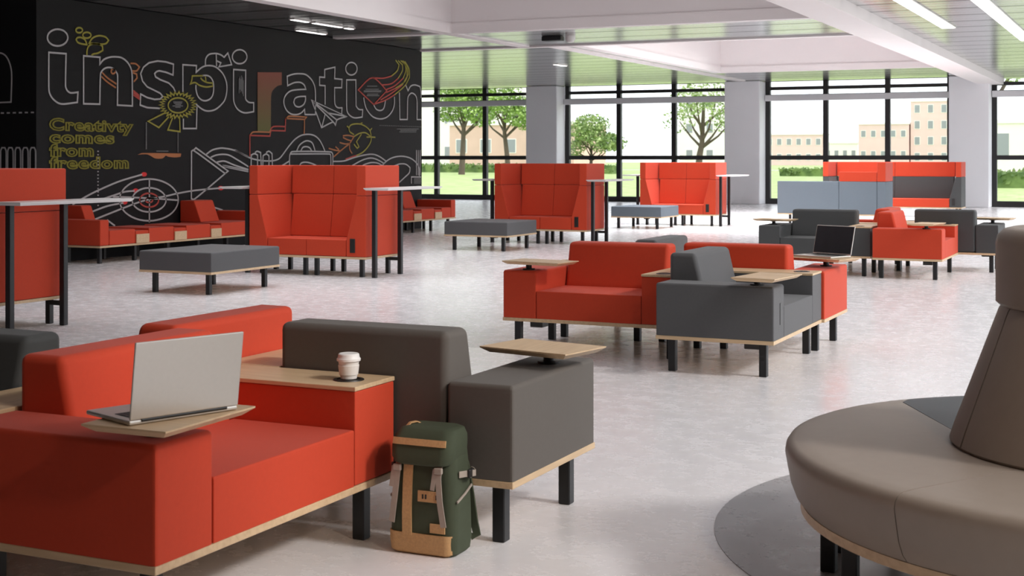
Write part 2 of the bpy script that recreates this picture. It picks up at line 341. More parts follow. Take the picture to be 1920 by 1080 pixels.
MURAL=[
('letter','white',1,0,[(14.473,3.042),(14.468,3.016),(14.454,2.991),(14.431,2.968),(14.4,2.948),(14.364,2.932),(14.323,2.92),(14.281,2.914),(14.238,2.914),(14.198,2.919),(14.163,2.93),(14.133,2.946),(14.11,2.965),(14.097,2.988),(14.092,3.012),(14.097,3.037),(14.11,3.062),(14.133,3.085),(14.163,3.105),(14.198,3.121),(14.238,3.133),(14.281,3.139),(14.323,3.14),(14.364,3.135),(14.4,3.125),(14.431,3.109),(14.454,3.09),(14.468,3.067)]),
('letter','white',1,0,[(14.119,2.816),(14.439,2.82),(14.429,2.389),(14.452,2.333),(14.496,2.301),(14.55,2.293),(14.667,2.308),(14.654,2.169),(14.407,2.137),(14.302,2.143),(14.206,2.19),(14.145,2.25),(14.119,2.325)]),
('letter1','white',1,0,[(14.776,2.814),(15.102,2.816),(15.098,2.717),(15.178,2.788),(15.293,2.828),(15.409,2.843),(15.546,2.838),(15.665,2.785),(15.745,2.696),(15.769,2.589),(15.775,2.158),(15.458,2.158),(15.463,2.572),(15.438,2.624),(15.37,2.674),(15.264,2.683),(15.169,2.649),(15.112,2.58),(15.098,2.159),(14.776,2.154)]),
('bubble_drawing','yellow',1,0,[(14.755,3.165),(14.746,3.147),(14.723,3.132),(14.691,3.125),(14.659,3.127),(14.636,3.138),(14.627,3.154),(14.636,3.172),(14.659,3.187),(14.691,3.195),(14.723,3.193),(14.746,3.182)]),
('bubble_drawing','yellow',1,0,[(14.922,3.11),(14.911,3.089),(14.881,3.072),(14.841,3.063),(14.8,3.065),(14.771,3.078),(14.76,3.097),(14.771,3.118),(14.8,3.135),(14.841,3.144),(14.881,3.142),(14.911,3.129)]),
('bubble_drawing','yellow',1,0,[(14.841,2.974),(14.804,3.036),(14.731,3.062),(14.658,3.054),(14.631,3.026),(14.667,2.99),(14.749,2.976)]),
('bubble_drawing','yellow',1,0,[(14.887,2.997),(14.952,3.073),(15.083,3.116),(15.216,3.107),(15.274,3.065),(15.216,3.015),(15.064,2.997)]),
('bubble_drawing','yellow',0,0,[(14.841,2.824),(14.85,2.916),(14.915,2.979),(15.046,3.002),(15.15,2.977),(15.159,2.918),(15.064,2.872),(14.971,2.853),(14.933,2.831)]),
('swirl_drawing','orange',0,0,[(15.14,2.608),(15.254,2.535),(15.438,2.457)]),
('swirl_drawing','orange',0,0,[(15.131,2.548),(15.254,2.475),(15.428,2.404)]),
('swirl_drawing','orange',0,0,[(15.735,2.769),(15.845,2.77),(15.926,2.727),(15.865,2.669),(15.775,2.664)]),
('swirl_drawing','orange',0,0,[(15.785,2.637),(15.865,2.621),(15.876,2.567),(15.805,2.509)]),
('swirl_drawing','orange',1,0,[(15.413,2.636),(15.405,2.616),(15.383,2.603),(15.357,2.601),(15.336,2.612),(15.328,2.631),(15.336,2.651),(15.357,2.665),(15.383,2.666),(15.405,2.655)]),
('swirl_drawing','red',0,0,[(15.795,2.38),(15.926,2.311)]),
('swirl_drawing','red',0,0,[(15.937,2.256),(15.795,2.319)]),
('swirl_drawing','red',0,0,[(15.937,2.284),(15.795,2.349)]),
('letter2','white',0,0,[(16.735,2.401),(16.691,2.463),(16.583,2.528),(16.39,2.568),(16.285,2.604),(16.263,2.651),(16.306,2.684),(16.369,2.699),(16.518,2.686),(16.681,2.653),(16.691,2.816),(16.518,2.84),(16.327,2.842),(16.138,2.803),(16.014,2.733),(15.953,2.634),(15.994,2.527),(16.097,2.449),(16.263,2.402),(16.39,2.366),(16.443,2.323),(16.39,2.282),(16.263,2.27),(16.097,2.291),(15.953,2.336),(15.943,2.176),(16.097,2.144),(16.38,2.142)]),
('letter3','white',0,0,[(16.912,2.388),(16.912,2.822),(17.238,2.828),(17.231,2.726),(17.365,2.806),(17.504,2.844),(17.692,2.841),(17.86,2.769),(17.968,2.656),(18.005,2.524),(17.968,2.358),(17.86,2.25),(17.692,2.163),(17.504,2.138),(17.365,2.167),(17.227,2.235)]),
('letter3','white',0,0,[(17.25,2.2),(17.238,1.86),(16.923,1.854),(16.923,2.046)]),
('letter3','white',0,0,[(17.227,2.531),(17.227,2.459),(17.273,2.36),(17.365,2.305),(17.481,2.298),(17.598,2.343),(17.657,2.434),(17.657,2.581),(17.598,2.659),(17.504,2.69),(17.388,2.684)]),
('fish_drawing','yellow',0,0,[(17.411,2.682),(17.136,2.663),(17.125,2.598),(17.091,2.539),(17.204,2.566),(17.318,2.528),(17.481,2.511),(17.645,2.533),(17.64,2.58),(17.504,2.581),(17.388,2.611),(17.341,2.645)]),
('fish_drawing','yellow',0,0,[(17.457,2.673),(17.476,2.587)]),
('arrow_drawing','white',0,0,[(17.457,2.848),(17.469,2.951),(17.551,3.022),(17.716,3.048),(17.848,3.035),(17.932,3.004),(18.029,3.077),(18.127,2.897),(17.8,2.843),(17.848,2.909),(17.752,2.933)]),
('arrow_drawing','white',0,0,[(17.728,3.042),(17.74,2.851)]),
('letter4','white',1,0,[(18.535,3.051),(18.53,3.025),(18.515,3.0),(18.492,2.977),(18.46,2.957),(18.423,2.941),(18.382,2.93),(18.338,2.925),(18.295,2.925),(18.254,2.931),(18.217,2.942),(18.186,2.958),(18.164,2.978),(18.149,3.0),(18.144,3.025),(18.149,3.05),(18.164,3.075),(18.186,3.098),(18.217,3.118),(18.254,3.134),(18.295,3.145),(18.338,3.151),(18.382,3.152),(18.423,3.146),(18.46,3.135),(18.492,3.119),(18.515,3.099),(18.53,3.076)]),
('letter4','white',1,0,[(18.177,2.824),(18.502,2.828),(18.497,2.379),(18.532,2.335),(18.604,2.311),(18.719,2.311),(18.719,2.165),(18.477,2.138),(18.301,2.182),(18.201,2.277),(18.177,2.381)]),
('caption','grey',0,0,[(18.326,2.69),(18.326,2.448)]),
('caption','grey',0,0,[(18.348,2.721),(18.348,2.509)]),
('caption','grey',0,0,[(18.371,2.684),(18.371,2.465)]),
('caption','grey',0,0,[(18.393,2.739),(18.393,2.488)]),
('caption','grey',0,0,[(18.416,2.709),(18.416,2.444)]),
('caption','grey',0,0,[(18.439,2.665),(18.439,2.407)]),
('rosette_drawing','yellow',1,0,[(17.132,2.217),(17.237,2.197),(17.123,2.181),(17.213,2.15),(17.096,2.146),(17.166,2.106),(17.053,2.115),(17.099,2.068),(16.996,2.089),(17.016,2.037),(16.928,2.069),(16.922,2.016),(16.854,2.057),(16.822,2.005),(16.777,2.052),(16.721,2.005),(16.702,2.056),(16.625,2.016),(16.632,2.068),(16.539,2.037),(16.572,2.088),(16.468,2.067),(16.523,2.113),(16.414,2.103),(16.49,2.143),(16.38,2.146),(16.472,2.177),(16.369,2.191),(16.472,2.212),(16.38,2.237),(16.49,2.247),(16.414,2.281),(16.523,2.279),(16.468,2.322),(16.572,2.308),(16.539,2.356),(16.632,2.331),(16.625,2.383),(16.702,2.348),(16.721,2.401),(16.777,2.358),(16.822,2.408),(16.854,2.359),(16.922,2.404),(16.928,2.351),(17.016,2.389),(16.996,2.336),(17.099,2.364),(17.053,2.314),(17.166,2.331),(17.096,2.286),(17.213,2.29),(17.123,2.253),(17.237,2.245)]),
('rosette_drawing','yellow',1,0,[(17.03,2.209),(17.024,2.184),(17.007,2.159),(16.979,2.136),(16.941,2.117),(16.897,2.102),(16.848,2.092),(16.797,2.088),(16.745,2.089),(16.697,2.096),(16.653,2.108),(16.617,2.125),(16.59,2.145),(16.573,2.169),(16.568,2.193),(16.573,2.219),(16.59,2.243),(16.617,2.265),(16.653,2.285),(16.697,2.3),(16.745,2.31),(16.797,2.315),(16.848,2.314),(16.897,2.307),(16.941,2.296),(16.979,2.279),(17.007,2.258),(17.024,2.235)]),
('rosette_drawing','yellow',0,0,[(16.465,2.068),(16.117,1.944),(16.358,1.857),(16.583,2.023)]),
('rosette_drawing','yellow',0,0,[(16.67,2.011),(16.561,1.826),(16.845,1.805),(16.834,2.015)]),
('caption1','grey',0,0,[(16.681,2.248),(16.9,2.256)]),
('caption1','grey',0,0,[(16.702,2.229),(16.889,2.236)]),
('caption1','grey',0,0,[(16.735,2.211),(16.867,2.215)]),
('caption1','grey',0,0,[(16.67,2.188),(16.912,2.197)]),
('caption1','grey',0,0,[(16.735,2.171),(16.856,2.175)]),
('moustache_drawing','orange',1,1,[(15.89,1.453),(15.997,1.478),(16.872,1.475),(16.86,1.425),(16.733,1.415),(16.573,1.425),(16.516,1.44),(16.437,1.4),(16.281,1.4),(16.171,1.439),(16.084,1.46)]),
('moustache_drawing','grey',0,0,[(16.303,1.508),(16.573,1.508)]),
('moustache_drawing','grey',0,0,[(16.066,1.92),(16.088,1.92)]),
('moustache_drawing','grey',0,0,[(16.066,1.902),(16.088,1.902)]),
('moustache_drawing','grey',0,0,[(16.066,1.884),(16.088,1.884)]),
('moustache_drawing','grey',0,0,[(16.066,1.866),(16.088,1.866)]),
('moustache_drawing','grey',0,0,[(16.066,1.848),(16.088,1.848)]),
('moustache_drawing','grey',0,0,[(16.066,1.83),(16.088,1.83)]),
('moustache_drawing','grey',0,0,[(16.066,1.812),(16.088,1.812)]),
('moustache_drawing','grey',0,0,[(16.066,1.793),(16.088,1.794)]),
('moustache_drawing','grey',0,0,[(16.066,1.775),(16.088,1.776)]),
('moustache_drawing','grey',0,0,[(16.066,1.757),(16.088,1.758)]),
('moustache_drawing','grey',0,0,[(16.066,1.739),(16.088,1.74)]),
('moustache_drawing','grey',0,0,[(16.066,1.721),(16.088,1.722)]),
('moustache_drawing','grey',0,0,[(16.066,1.703),(16.088,1.703)]),
('moustache_drawing','grey',0,0,[(16.066,1.685),(16.088,1.685)]),
('moustache_drawing','grey',0,0,[(16.066,1.667),(16.088,1.667)]),
('moustache_drawing','grey',0,0,[(16.066,1.649),(16.088,1.649)]),
('moustache_drawing','grey',0,0,[(16.066,1.631),(16.088,1.631)]),
('moustache_drawing','grey',0,0,[(16.066,1.613),(16.088,1.613)]),
('moustache_drawing','grey',0,0,[(16.066,1.595),(16.088,1.595)]),
('moustache_drawing','grey',0,0,[(16.066,1.577),(16.088,1.577)]),
('moustache_drawing','grey',0,0,[(16.066,1.559),(16.088,1.559)]),
('moustache_drawing','grey',0,0,[(16.066,1.541),(16.088,1.541)]),
('moustache_drawing','grey',0,0,[(16.797,1.798),(16.797,1.492)]),
('dotted_line','white',0,0,[(15.064,1.507),(15.064,1.491)]),
('dotted_line','white',0,0,[(15.064,1.459),(15.064,1.444)]),
('dotted_line','white',0,0,[(15.064,1.412),(15.064,1.396)]),
('dotted_line','white',0,0,[(15.064,1.365),(15.064,1.349)]),
('dotted_line','white',0,0,[(15.064,1.318),(15.064,1.302)]),
('dotted_line','white',0,0,[(15.064,1.27),(15.064,1.255)]),
('dotted_line','white',0,0,[(15.064,1.223),(15.064,1.208)]),
('dotted_line','white',0,0,[(15.064,1.176),(15.064,1.16)]),
('dotted_line','white',0,0,[(15.064,1.129),(15.064,1.113)]),
('dotted_line','white',0,0,[(15.064,1.082),(15.064,1.066)]),
('dotted_line','white',0,0,[(15.064,1.034),(15.064,1.019)]),
('dotted_line','white',0,0,[(15.064,0.987),(15.064,0.971)]),
('dotted_line','white',0,0,[(15.064,0.94),(15.064,0.924)]),
('dotted_line','white',0,0,[(15.064,0.893),(15.064,0.877)]),
('dotted_line','white',0,0,[(15.064,0.845),(15.064,0.83)]),
('dotted_line','white',0,0,[(15.064,0.798),(15.064,0.783)]),
('dotted_line','white',0,0,[(15.064,0.751),(15.064,0.735)]),
('target_drawing','white',1,0,[(16.804,0.773),(16.796,0.724),(16.77,0.676),(16.729,0.632),(16.673,0.591),(16.604,0.556),(16.523,0.528),(16.433,0.505),(16.337,0.491),(16.236,0.483),(16.134,0.484),(16.032,0.492),(15.934,0.507),(15.842,0.529),(15.757,0.557),(15.683,0.59),(15.619,0.628),(15.568,0.67),(15.531,0.715),(15.509,0.761),(15.501,0.808),(15.509,0.855),(15.531,0.9),(15.568,0.942),(15.619,0.981),(15.683,1.016),(15.757,1.046),(15.842,1.069),(15.934,1.086),(16.032,1.096),(16.134,1.098),(16.236,1.093),(16.337,1.08),(16.433,1.06),(16.523,1.033),(16.604,1.0),(16.673,0.961),(16.729,0.918),(16.77,0.871),(16.796,0.823)]),
('target_drawing','white',1,0,[(16.52,0.781),(16.513,0.746),(16.491,0.713),(16.455,0.683),(16.407,0.657),(16.349,0.637),(16.283,0.622),(16.212,0.615),(16.138,0.614),(16.065,0.62),(15.995,0.632),(15.931,0.651),(15.875,0.674),(15.83,0.702),(15.796,0.733),(15.775,0.767),(15.768,0.801),(15.775,0.835),(15.796,0.867),(15.83,0.896),(15.875,0.922),(15.931,0.942),(15.995,0.957),(16.065,0.966),(16.138,0.968),(16.212,0.963),(16.283,0.951),(16.349,0.934),(16.407,0.91),(16.455,0.882),(16.491,0.85),(16.513,0.816)]),
('target_ring','red',1,0,[(16.35,0.781),(16.343,0.754),(16.321,0.73),(16.287,0.71),(16.243,0.695),(16.193,0.687),(16.138,0.685),(16.084,0.69),(16.034,0.702),(15.991,0.719),(15.958,0.741),(15.937,0.766),(15.93,0.792),(15.937,0.818),(15.958,0.842),(15.991,0.862),(16.034,0.877),(16.084,0.886),(16.138,0.888),(16.193,0.883),(16.243,0.872),(16.287,0.855),(16.321,0.833),(16.343,0.807)]),
('target_ring','red',1,0,[(16.217,0.784),(16.209,0.769),(16.187,0.758),(16.156,0.752),(16.121,0.753),(16.089,0.761),(16.067,0.773),(16.06,0.789),(16.067,0.803),(16.089,0.815),(16.121,0.821),(16.156,0.82),(16.187,0.812),(16.209,0.8)]),
('target_drawing','white',0,0,[(16.145,1.098),(16.145,0.46)]),
('target_drawing','white',0,0,[(14.563,0.769),(14.889,0.896),(15.246,1.006),(15.553,1.085),(15.986,1.165)]),
('target_drawing','white',0,0,[(15.007,0.797),(15.388,0.877),(15.615,0.921),(15.826,0.931)]),
('target_drawing','white',0,0,[(14.85,0.637),(15.246,0.727),(15.584,0.763)]),
('target_drawing','white',0,0,[(14.754,0.491),(15.246,0.609),(15.826,0.745),(16.149,0.801),(16.505,0.835),(16.802,0.873),(17.226,0.909),(17.843,0.932)]),
('target_drawing','white',0,0,[(15.368,0.857),(16.149,0.815),(16.802,0.768)]),
('target_drawing','white',0,0,[(15.246,0.532),(15.409,0.442)]),
('target_drawing','white',0,0,[(17.617,0.646),(17.893,0.582)]),
('target_drawing','red',1,1,[(16.09,1.167),(16.082,1.151),(16.06,1.14),(16.029,1.136),(15.999,1.14),(15.977,1.152),(15.969,1.168),(15.977,1.184),(15.999,1.195),(16.029,1.199),(16.06,1.195),(16.082,1.183)]),
('target_drawing','red',1,1,[(15.907,0.932),(15.899,0.916),(15.877,0.905),(15.847,0.902),(15.817,0.907),(15.795,0.919),(15.787,0.934),(15.795,0.95),(15.817,0.961),(15.847,0.965),(15.877,0.96),(15.899,0.948)]),
('target_drawing','red',1,1,[(15.669,0.771),(15.662,0.756),(15.64,0.745),(15.611,0.741),(15.582,0.746),(15.56,0.758),(15.553,0.774),(15.56,0.79),(15.582,0.8),(15.611,0.804),(15.64,0.799),(15.662,0.787)]),
('target_drawing','red',1,1,[(17.919,0.93),(17.909,0.913),(17.883,0.901),(17.848,0.897),(17.812,0.903),(17.787,0.916),(17.777,0.933),(17.787,0.95),(17.812,0.962),(17.848,0.966),(17.883,0.961),(17.909,0.948)]),
('megaphone_drawing','white',1,0,[(17.119,1.509),(17.114,0.783),(17.19,0.773),(17.957,1.16),(17.167,1.524)]),
('megaphone_drawing','white',0,0,[(17.167,1.524),(17.226,1.562),(18.034,1.198),(17.957,1.16)]),
('wave_drawing','white',0,0,[(17.481,1.464),(17.617,1.526),(17.767,1.555),(17.919,1.562),(18.202,1.529),(18.572,1.427)]),
('wave_drawing','white',0,0,[(17.592,1.418),(17.767,1.457),(18.021,1.458),(18.254,1.387),(18.572,1.266)]),
('wave_drawing','white',0,0,[(17.742,1.341),(17.944,1.356),(18.202,1.292),(18.572,1.218)]),
('wave_drawing','white',0,0,[(17.893,1.286),(18.124,1.261),(18.572,1.202)]),
('wave_drawing','white',0,0,[(17.893,1.278),(18.124,1.245),(18.572,1.186)]),
('wave_drawing','white',0,0,[(18.218,1.537),(18.402,1.471),(18.588,1.415),(18.816,1.375),(19.068,1.358),(19.284,1.363),(19.444,1.398),(19.566,1.48),(19.729,1.61),(19.916,1.73),(20.105,1.798),(20.318,1.819),(20.513,1.798),(20.667,1.727),(20.778,1.618),(20.845,1.527)]),
('wave_drawing','white',0,0,[(19.957,1.523),(20.041,1.624),(20.19,1.691),(20.318,1.705),(20.448,1.664),(20.535,1.525)]),
('wave_drawing','white',0,0,[(20.084,1.523),(20.147,1.589),(20.254,1.604),(20.361,1.585),(20.426,1.525)]),
('wave_drawing','white',0,0,[(19.525,1.223),(19.525,1.276),(19.729,1.351)]),
('box_drawing','white',0,0,[(19.75,1.221),(19.75,1.445),(19.832,1.516),(21.047,1.515),(21.104,1.472),(21.104,1.212)]),
('box_drawing','white',0,0,[(19.781,1.475),(21.002,1.478),(21.036,1.441),(21.036,1.213)]),
('box_drawing','white',0,0,[(20.041,1.267),(20.105,1.32),(20.254,1.334),(20.448,1.307),(20.623,1.258)]),
('wave_drawing','white',0,0,[(18.645,1.229),(18.654,1.455),(18.74,1.477),(18.826,1.455),(18.826,1.228)]),
('wave_drawing','white',0,0,[(18.759,1.494),(18.816,1.517),(18.912,1.495),(18.931,1.227)]),
('wave_drawing','white',0,0,[(18.97,1.227),(18.98,1.444),(19.068,1.473),(19.146,1.444),(19.146,1.226)]),
('wave_drawing','white',0,0,[(19.068,1.496),(19.146,1.519),(19.235,1.479),(19.245,1.225)]),
('staircase_drawing','red',0,0,[(18.617,1.432),(18.617,1.775),(19.175,1.772),(19.205,1.865),(19.617,1.867),(19.631,2.078)]),
('staircase_drawing','orange',0,0,[(19.631,2.078),(20.2,2.075),(20.19,1.811)]),
('staircase_drawing','orange',0,0,[(18.617,1.775),(18.702,1.83),(19.166,1.836),(19.195,1.888)]),
('staircase_drawing','red',0,0,[(19.195,1.888),(19.284,1.934),(19.617,1.939)]),
('staircase_drawing','orange',0,0,[(19.631,2.066),(19.729,2.118),(20.264,2.116),(20.2,2.075)]),
('letter_solid','grad',1,1,[(18.827,2.815),(19.514,2.853),(19.514,2.64),(19.387,2.614),(19.273,2.549),(19.223,2.494),(19.205,2.414),(19.201,1.854),(18.827,1.848)]),
('letter5','white',1,0,[(19.688,2.635),(19.677,2.795),(19.853,2.839),(20.045,2.859),(20.239,2.853),(20.411,2.78),(20.51,2.674),(20.54,2.551),(20.54,2.169),(20.214,2.16),(20.202,2.249),(20.093,2.184),(19.949,2.152),(19.782,2.161),(19.641,2.231),(19.576,2.349),(19.618,2.458),(19.759,2.544),(19.949,2.577),(20.239,2.599),(20.19,2.672),(20.069,2.71),(19.901,2.699),(19.782,2.666)]),
('letter5','white',1,0,[(20.231,2.476),(20.045,2.464),(19.913,2.429),(19.872,2.36),(19.925,2.301),(20.045,2.287),(20.166,2.329),(20.226,2.4)]),
('letter6','white',0,0,[(20.851,2.353),(20.851,2.69),(20.673,2.689),(20.673,2.835),(20.838,2.837),(20.838,2.977),(21.175,3.039),(21.162,2.832),(21.412,2.831),(21.399,2.68),(21.162,2.669),(21.169,2.393),(21.253,2.318),(21.412,2.316),(21.399,2.201)]),
('paper_plane_drawing','white',1,0,[(20.423,2.414),(21.573,2.163),(21.253,2.097),(21.188,1.996),(21.109,2.051),(20.737,1.944)]),
('paper_plane_drawing','white',0,0,[(20.46,2.402),(21.227,2.096)]),
('paper_plane_drawing','white',0,0,[(20.46,2.392),(21.109,2.058)]),
('paper_plane_drawing','white',0,0,[(20.851,2.185),(20.749,1.959)]),
('paper_plane_drawing','white',0,0,[(20.941,2.209),(21.546,2.166)]),
('letter7','white',1,0,[(21.929,3.055),(21.924,3.029),(21.909,3.003),(21.885,2.98),(21.854,2.96),(21.816,2.944),(21.775,2.933),(21.731,2.928),(21.687,2.928),(21.646,2.935),(21.608,2.946),(21.578,2.963),(21.554,2.983),(21.54,3.007),(21.535,3.032),(21.54,3.058),(21.554,3.083),(21.578,3.106),(21.608,3.126),(21.646,3.142),(21.687,3.153),(21.731,3.159),(21.775,3.159),(21.816,3.153),(21.854,3.141),(21.885,3.125),(21.909,3.104),(21.924,3.08)]),
('letter7','white',1,0,[(21.564,2.83),(21.882,2.847),(21.891,2.367),(21.985,2.309),(22.127,2.305),(22.109,2.169),(21.838,2.146),(21.65,2.198),(21.572,2.295)]),
('letter8','white',0,0,[(22.163,2.533),(22.193,2.425),(22.283,2.302),(22.495,2.183),(22.773,2.15),(23.024,2.197),(23.215,2.316),(23.296,2.448),(23.296,2.594)]),
('letter8','white',0,0,[(22.526,2.405),(22.618,2.329),(22.773,2.31),(22.898,2.362),(22.961,2.516)]),
('letter9','white',0,0,[(23.738,2.843),(23.831,2.731),(23.938,2.827),(24.108,2.86),(24.313,2.837),(24.36,2.725),(24.36,2.609)]),
('letter9','white',0,0,[(23.49,2.684),(23.507,2.158),(23.804,2.165),(23.821,2.582),(23.905,2.668),(24.006,2.693),(24.142,2.645),(24.193,2.53),(24.193,2.175),(24.36,2.178)]),
('diamond_drawing','red',1,0,[(21.97,2.665),(22.48,2.917),(23.008,2.695),(22.526,2.413)]),
('diamond_drawing','red',0,0,[(22.48,2.917),(22.866,2.929),(23.183,2.986)]),
('diamond_drawing','yellow',0,0,[(23.183,2.986),(23.409,3.104),(23.474,3.222),(23.344,3.304)]),
('diamond_drawing','red',0,0,[(22.835,2.799),(23.183,2.84),(23.441,2.959)]),
('diamond_drawing','yellow',0,0,[(23.441,2.959),(23.605,3.115),(23.605,3.23),(23.441,3.302)]),
('diamond_drawing','red',0,0,[(22.992,2.719),(23.312,2.806),(23.638,2.969)]),
('diamond_drawing','yellow',0,0,[(23.638,2.969),(23.738,3.123),(23.704,3.236),(23.54,3.308)]),
('diamond_drawing','red',0,0,[(22.992,2.662),(23.344,2.759)]),
('diamond_drawing','yellow',0,0,[(23.344,2.759),(23.704,2.907),(23.838,3.062),(23.804,3.209),(23.638,3.306)]),
('diamond_drawing','red',0,0,[(22.526,2.418),(22.961,2.516),(23.312,2.635)]),
('diamond_drawing','yellow',0,0,[(23.312,2.635),(23.704,2.825),(23.888,2.999),(23.871,3.164),(23.704,3.302)]),
('diamond_drawing','red',0,0,[(22.773,2.509),(23.183,2.654),(23.605,2.836)]),
('diamond_drawing','yellow',0,0,[(23.605,2.836),(23.788,3.01),(23.771,3.174),(23.605,3.309)]),
('caption2','grey',0,0,[(22.283,2.749),(22.648,2.767)]),
('caption2','grey',0,0,[(22.223,2.689),(22.71,2.711)]),
('caption2','grey',0,0,[(22.163,2.658),(22.804,2.686)]),
('caption2','grey',0,0,[(22.163,2.639),(22.788,2.666)]),
('caption2','grey',0,0,[(22.283,2.6),(22.679,2.617)]),
('caption2','grey',0,0,[(22.268,2.572),(22.726,2.59)]),
('dotted_line1','grey',0,0,[(22.741,2.027),(22.779,2.028)]),
('dotted_line1','grey',0,0,[(22.81,2.027),(22.847,2.028)]),
('dotted_line1','grey',0,0,[(22.879,2.027),(22.916,2.028)]),
('dotted_line1','grey',0,0,[(22.948,2.028),(22.986,2.028)]),
('dotted_line1','grey',0,0,[(23.017,2.028),(23.055,2.029)]),
('dotted_line1','grey',0,0,[(23.087,2.028),(23.125,2.029)]),
('dotted_line1','grey',0,0,[(23.157,2.028),(23.196,2.029)]),
('dotted_line1','grey',0,0,[(23.228,2.028),(23.267,2.029)]),
('dotted_line1','grey',0,0,[(23.299,2.029),(23.338,2.029)]),
('dotted_line1','grey',0,0,[(23.37,2.029),(23.409,2.03)]),
('dotted_line1','grey',0,0,[(23.441,2.029),(23.481,2.03)]),
('dotted_line1','grey',0,0,[(23.513,2.029),(23.553,2.03)]),
('dotted_line1','grey',0,0,[(23.585,2.029),(23.625,2.03)]),
('dotted_line1','grey',0,0,[(23.658,2.03),(23.698,2.03)]),
('dotted_line1','grey',0,0,[(23.731,2.03),(23.771,2.031)]),
('dotted_line1','grey',0,0,[(23.804,2.03),(23.844,2.031)]),
('dotted_line1','grey',0,0,[(23.878,2.03),(23.918,2.031)]),
('dotted_line1','grey',0,0,[(23.952,2.03),(23.992,2.031)]),
('dotted_line1','grey',0,0,[(24.026,2.031),(24.067,2.032)]),
('dotted_line1','grey',0,0,[(24.101,2.031),(24.142,2.032)]),
('dotted_line1','grey',0,0,[(24.176,2.031),(24.217,2.032)]),
('dotted_line1','grey',0,0,[(24.251,2.031),(24.293,2.032)]),
('dotted_line1','grey',0,0,[(24.327,2.032),(24.36,2.032)]),
('dotted_line1','grey',0,0,[(24.36,2.032),(24.36,2.033)]),
('caption3','grey',0,0,[(23.393,1.971),(24.262,1.988)]),
('caption3','grey',0,0,[(23.523,1.946),(24.176,1.958)]),
('caption3','grey',0,0,[(23.49,1.916),(24.159,1.927)]),
('coral_drawing','yellow',0,0,[(21.818,1.839),(21.673,1.89),(21.644,1.951),(21.701,2.006),(21.818,2.031),(22.023,2.036),(22.231,1.994),(22.382,1.918),(22.428,1.809),(22.412,1.714),(22.291,1.603),(22.112,1.508),(21.905,1.453)]),
('coral_drawing','red',0,0,[(21.905,1.453),(21.759,1.43),(21.529,1.384)]),
('coral_drawing','orange',0,0,[(21.135,1.429),(21.359,1.536),(21.529,1.613),(21.673,1.675),(21.818,1.8)]),
('coral_drawing','yellow',0,0,[(21.818,1.8),(22.023,1.865),(22.231,1.876),(22.412,1.809)]),
('coral_drawing','orange',0,0,[(21.444,1.81),(21.615,1.82),(21.818,1.8)]),
('coral_drawing','orange',0,0,[(21.331,1.687),(21.529,1.662),(21.673,1.675)]),
('coral_drawing','orange',0,0,[(21.673,1.675),(21.673,1.568),(21.759,1.491)]),
('coral_drawing','yellow',0,0,[(21.818,1.661),(21.935,1.585),(21.993,1.616),(21.905,1.708),(22.082,1.851)]),
('coral_drawing','orange',0,0,[(20.97,1.579),(21.163,1.55),(21.359,1.536)]),
('coral_drawing','orange',0,0,[(21.191,1.61),(21.303,1.558)]),
('coral_drawing','orange',0,0,[(21.444,1.78),(21.586,1.743),(21.73,1.722)]),
('coral_drawing','yellow',0,0,[(22.412,1.801),(22.58,1.798)]),
('coral_drawing','yellow',0,0,[(22.382,1.918),(22.458,1.967)]),
('coral_drawing','yellow',0,0,[(22.023,2.036),(22.112,2.061)]),
('coral_drawing','yellow',0,0,[(21.644,1.966),(21.572,1.988)]),
('coral_drawing','yellow',0,0,[(22.261,1.799),(22.412,1.801)]),
('wave_drawing1','white',0,0,[(21.108,1.346),(21.472,1.353),(21.818,1.414),(22.171,1.461),(22.473,1.478),(22.719,1.439),(22.97,1.351)]),
('wave_drawing1','white',0,0,[(21.759,1.23),(21.759,1.268),(22.112,1.368),(22.412,1.407),(22.657,1.375),(22.907,1.303)]),
('wave_drawing1','white',0,0,[(22.112,1.227),(22.142,1.274),(22.412,1.32),(22.657,1.312),(22.844,1.263),(22.86,1.223)]),
('wave_drawing1','white',0,0,[(22.719,1.16),(22.875,1.287),(23.096,1.383),(23.353,1.431),(23.648,1.44),(23.948,1.399),(24.186,1.299),(24.289,1.181),(24.289,1.046)]),
('wave_drawing1','white',0,0,[(23.224,1.221),(23.289,1.253),(23.516,1.293),(23.747,1.284),(23.914,1.217),(23.881,1.117),(23.681,1.021),(23.484,0.933)]),
('bars_drawing','white',0,0,[(24.169,1.566),(24.169,1.065)]),
('bars_drawing','white',0,0,[(24.244,1.566),(24.244,1.064)]),
('bars_drawing','white',0,0,[(24.32,1.567),(24.32,1.063)]),
('bars_drawing','white',0,0,[(24.36,1.567),(24.36,1.062)]),
('bars_drawing','white',0,0,[(24.36,1.568),(24.36,1.061)]),
('bars_drawing','white',0,0,[(23.965,0.901),(23.965,1.034),(24.36,1.027)]),
('bars_drawing','grey',0,0,[(24.067,1.002),(24.36,0.997)]),
('bars_drawing','grey',0,0,[(24.067,0.979),(24.36,0.974)]),
('bars_drawing','grey',0,0,[(24.067,0.956),(24.36,0.95)]),
('bars_drawing','grey',0,0,[(24.067,0.932),(24.36,0.927)]),
('bars_drawing','grey',0,0,[(24.067,0.909),(24.36,0.903)])]
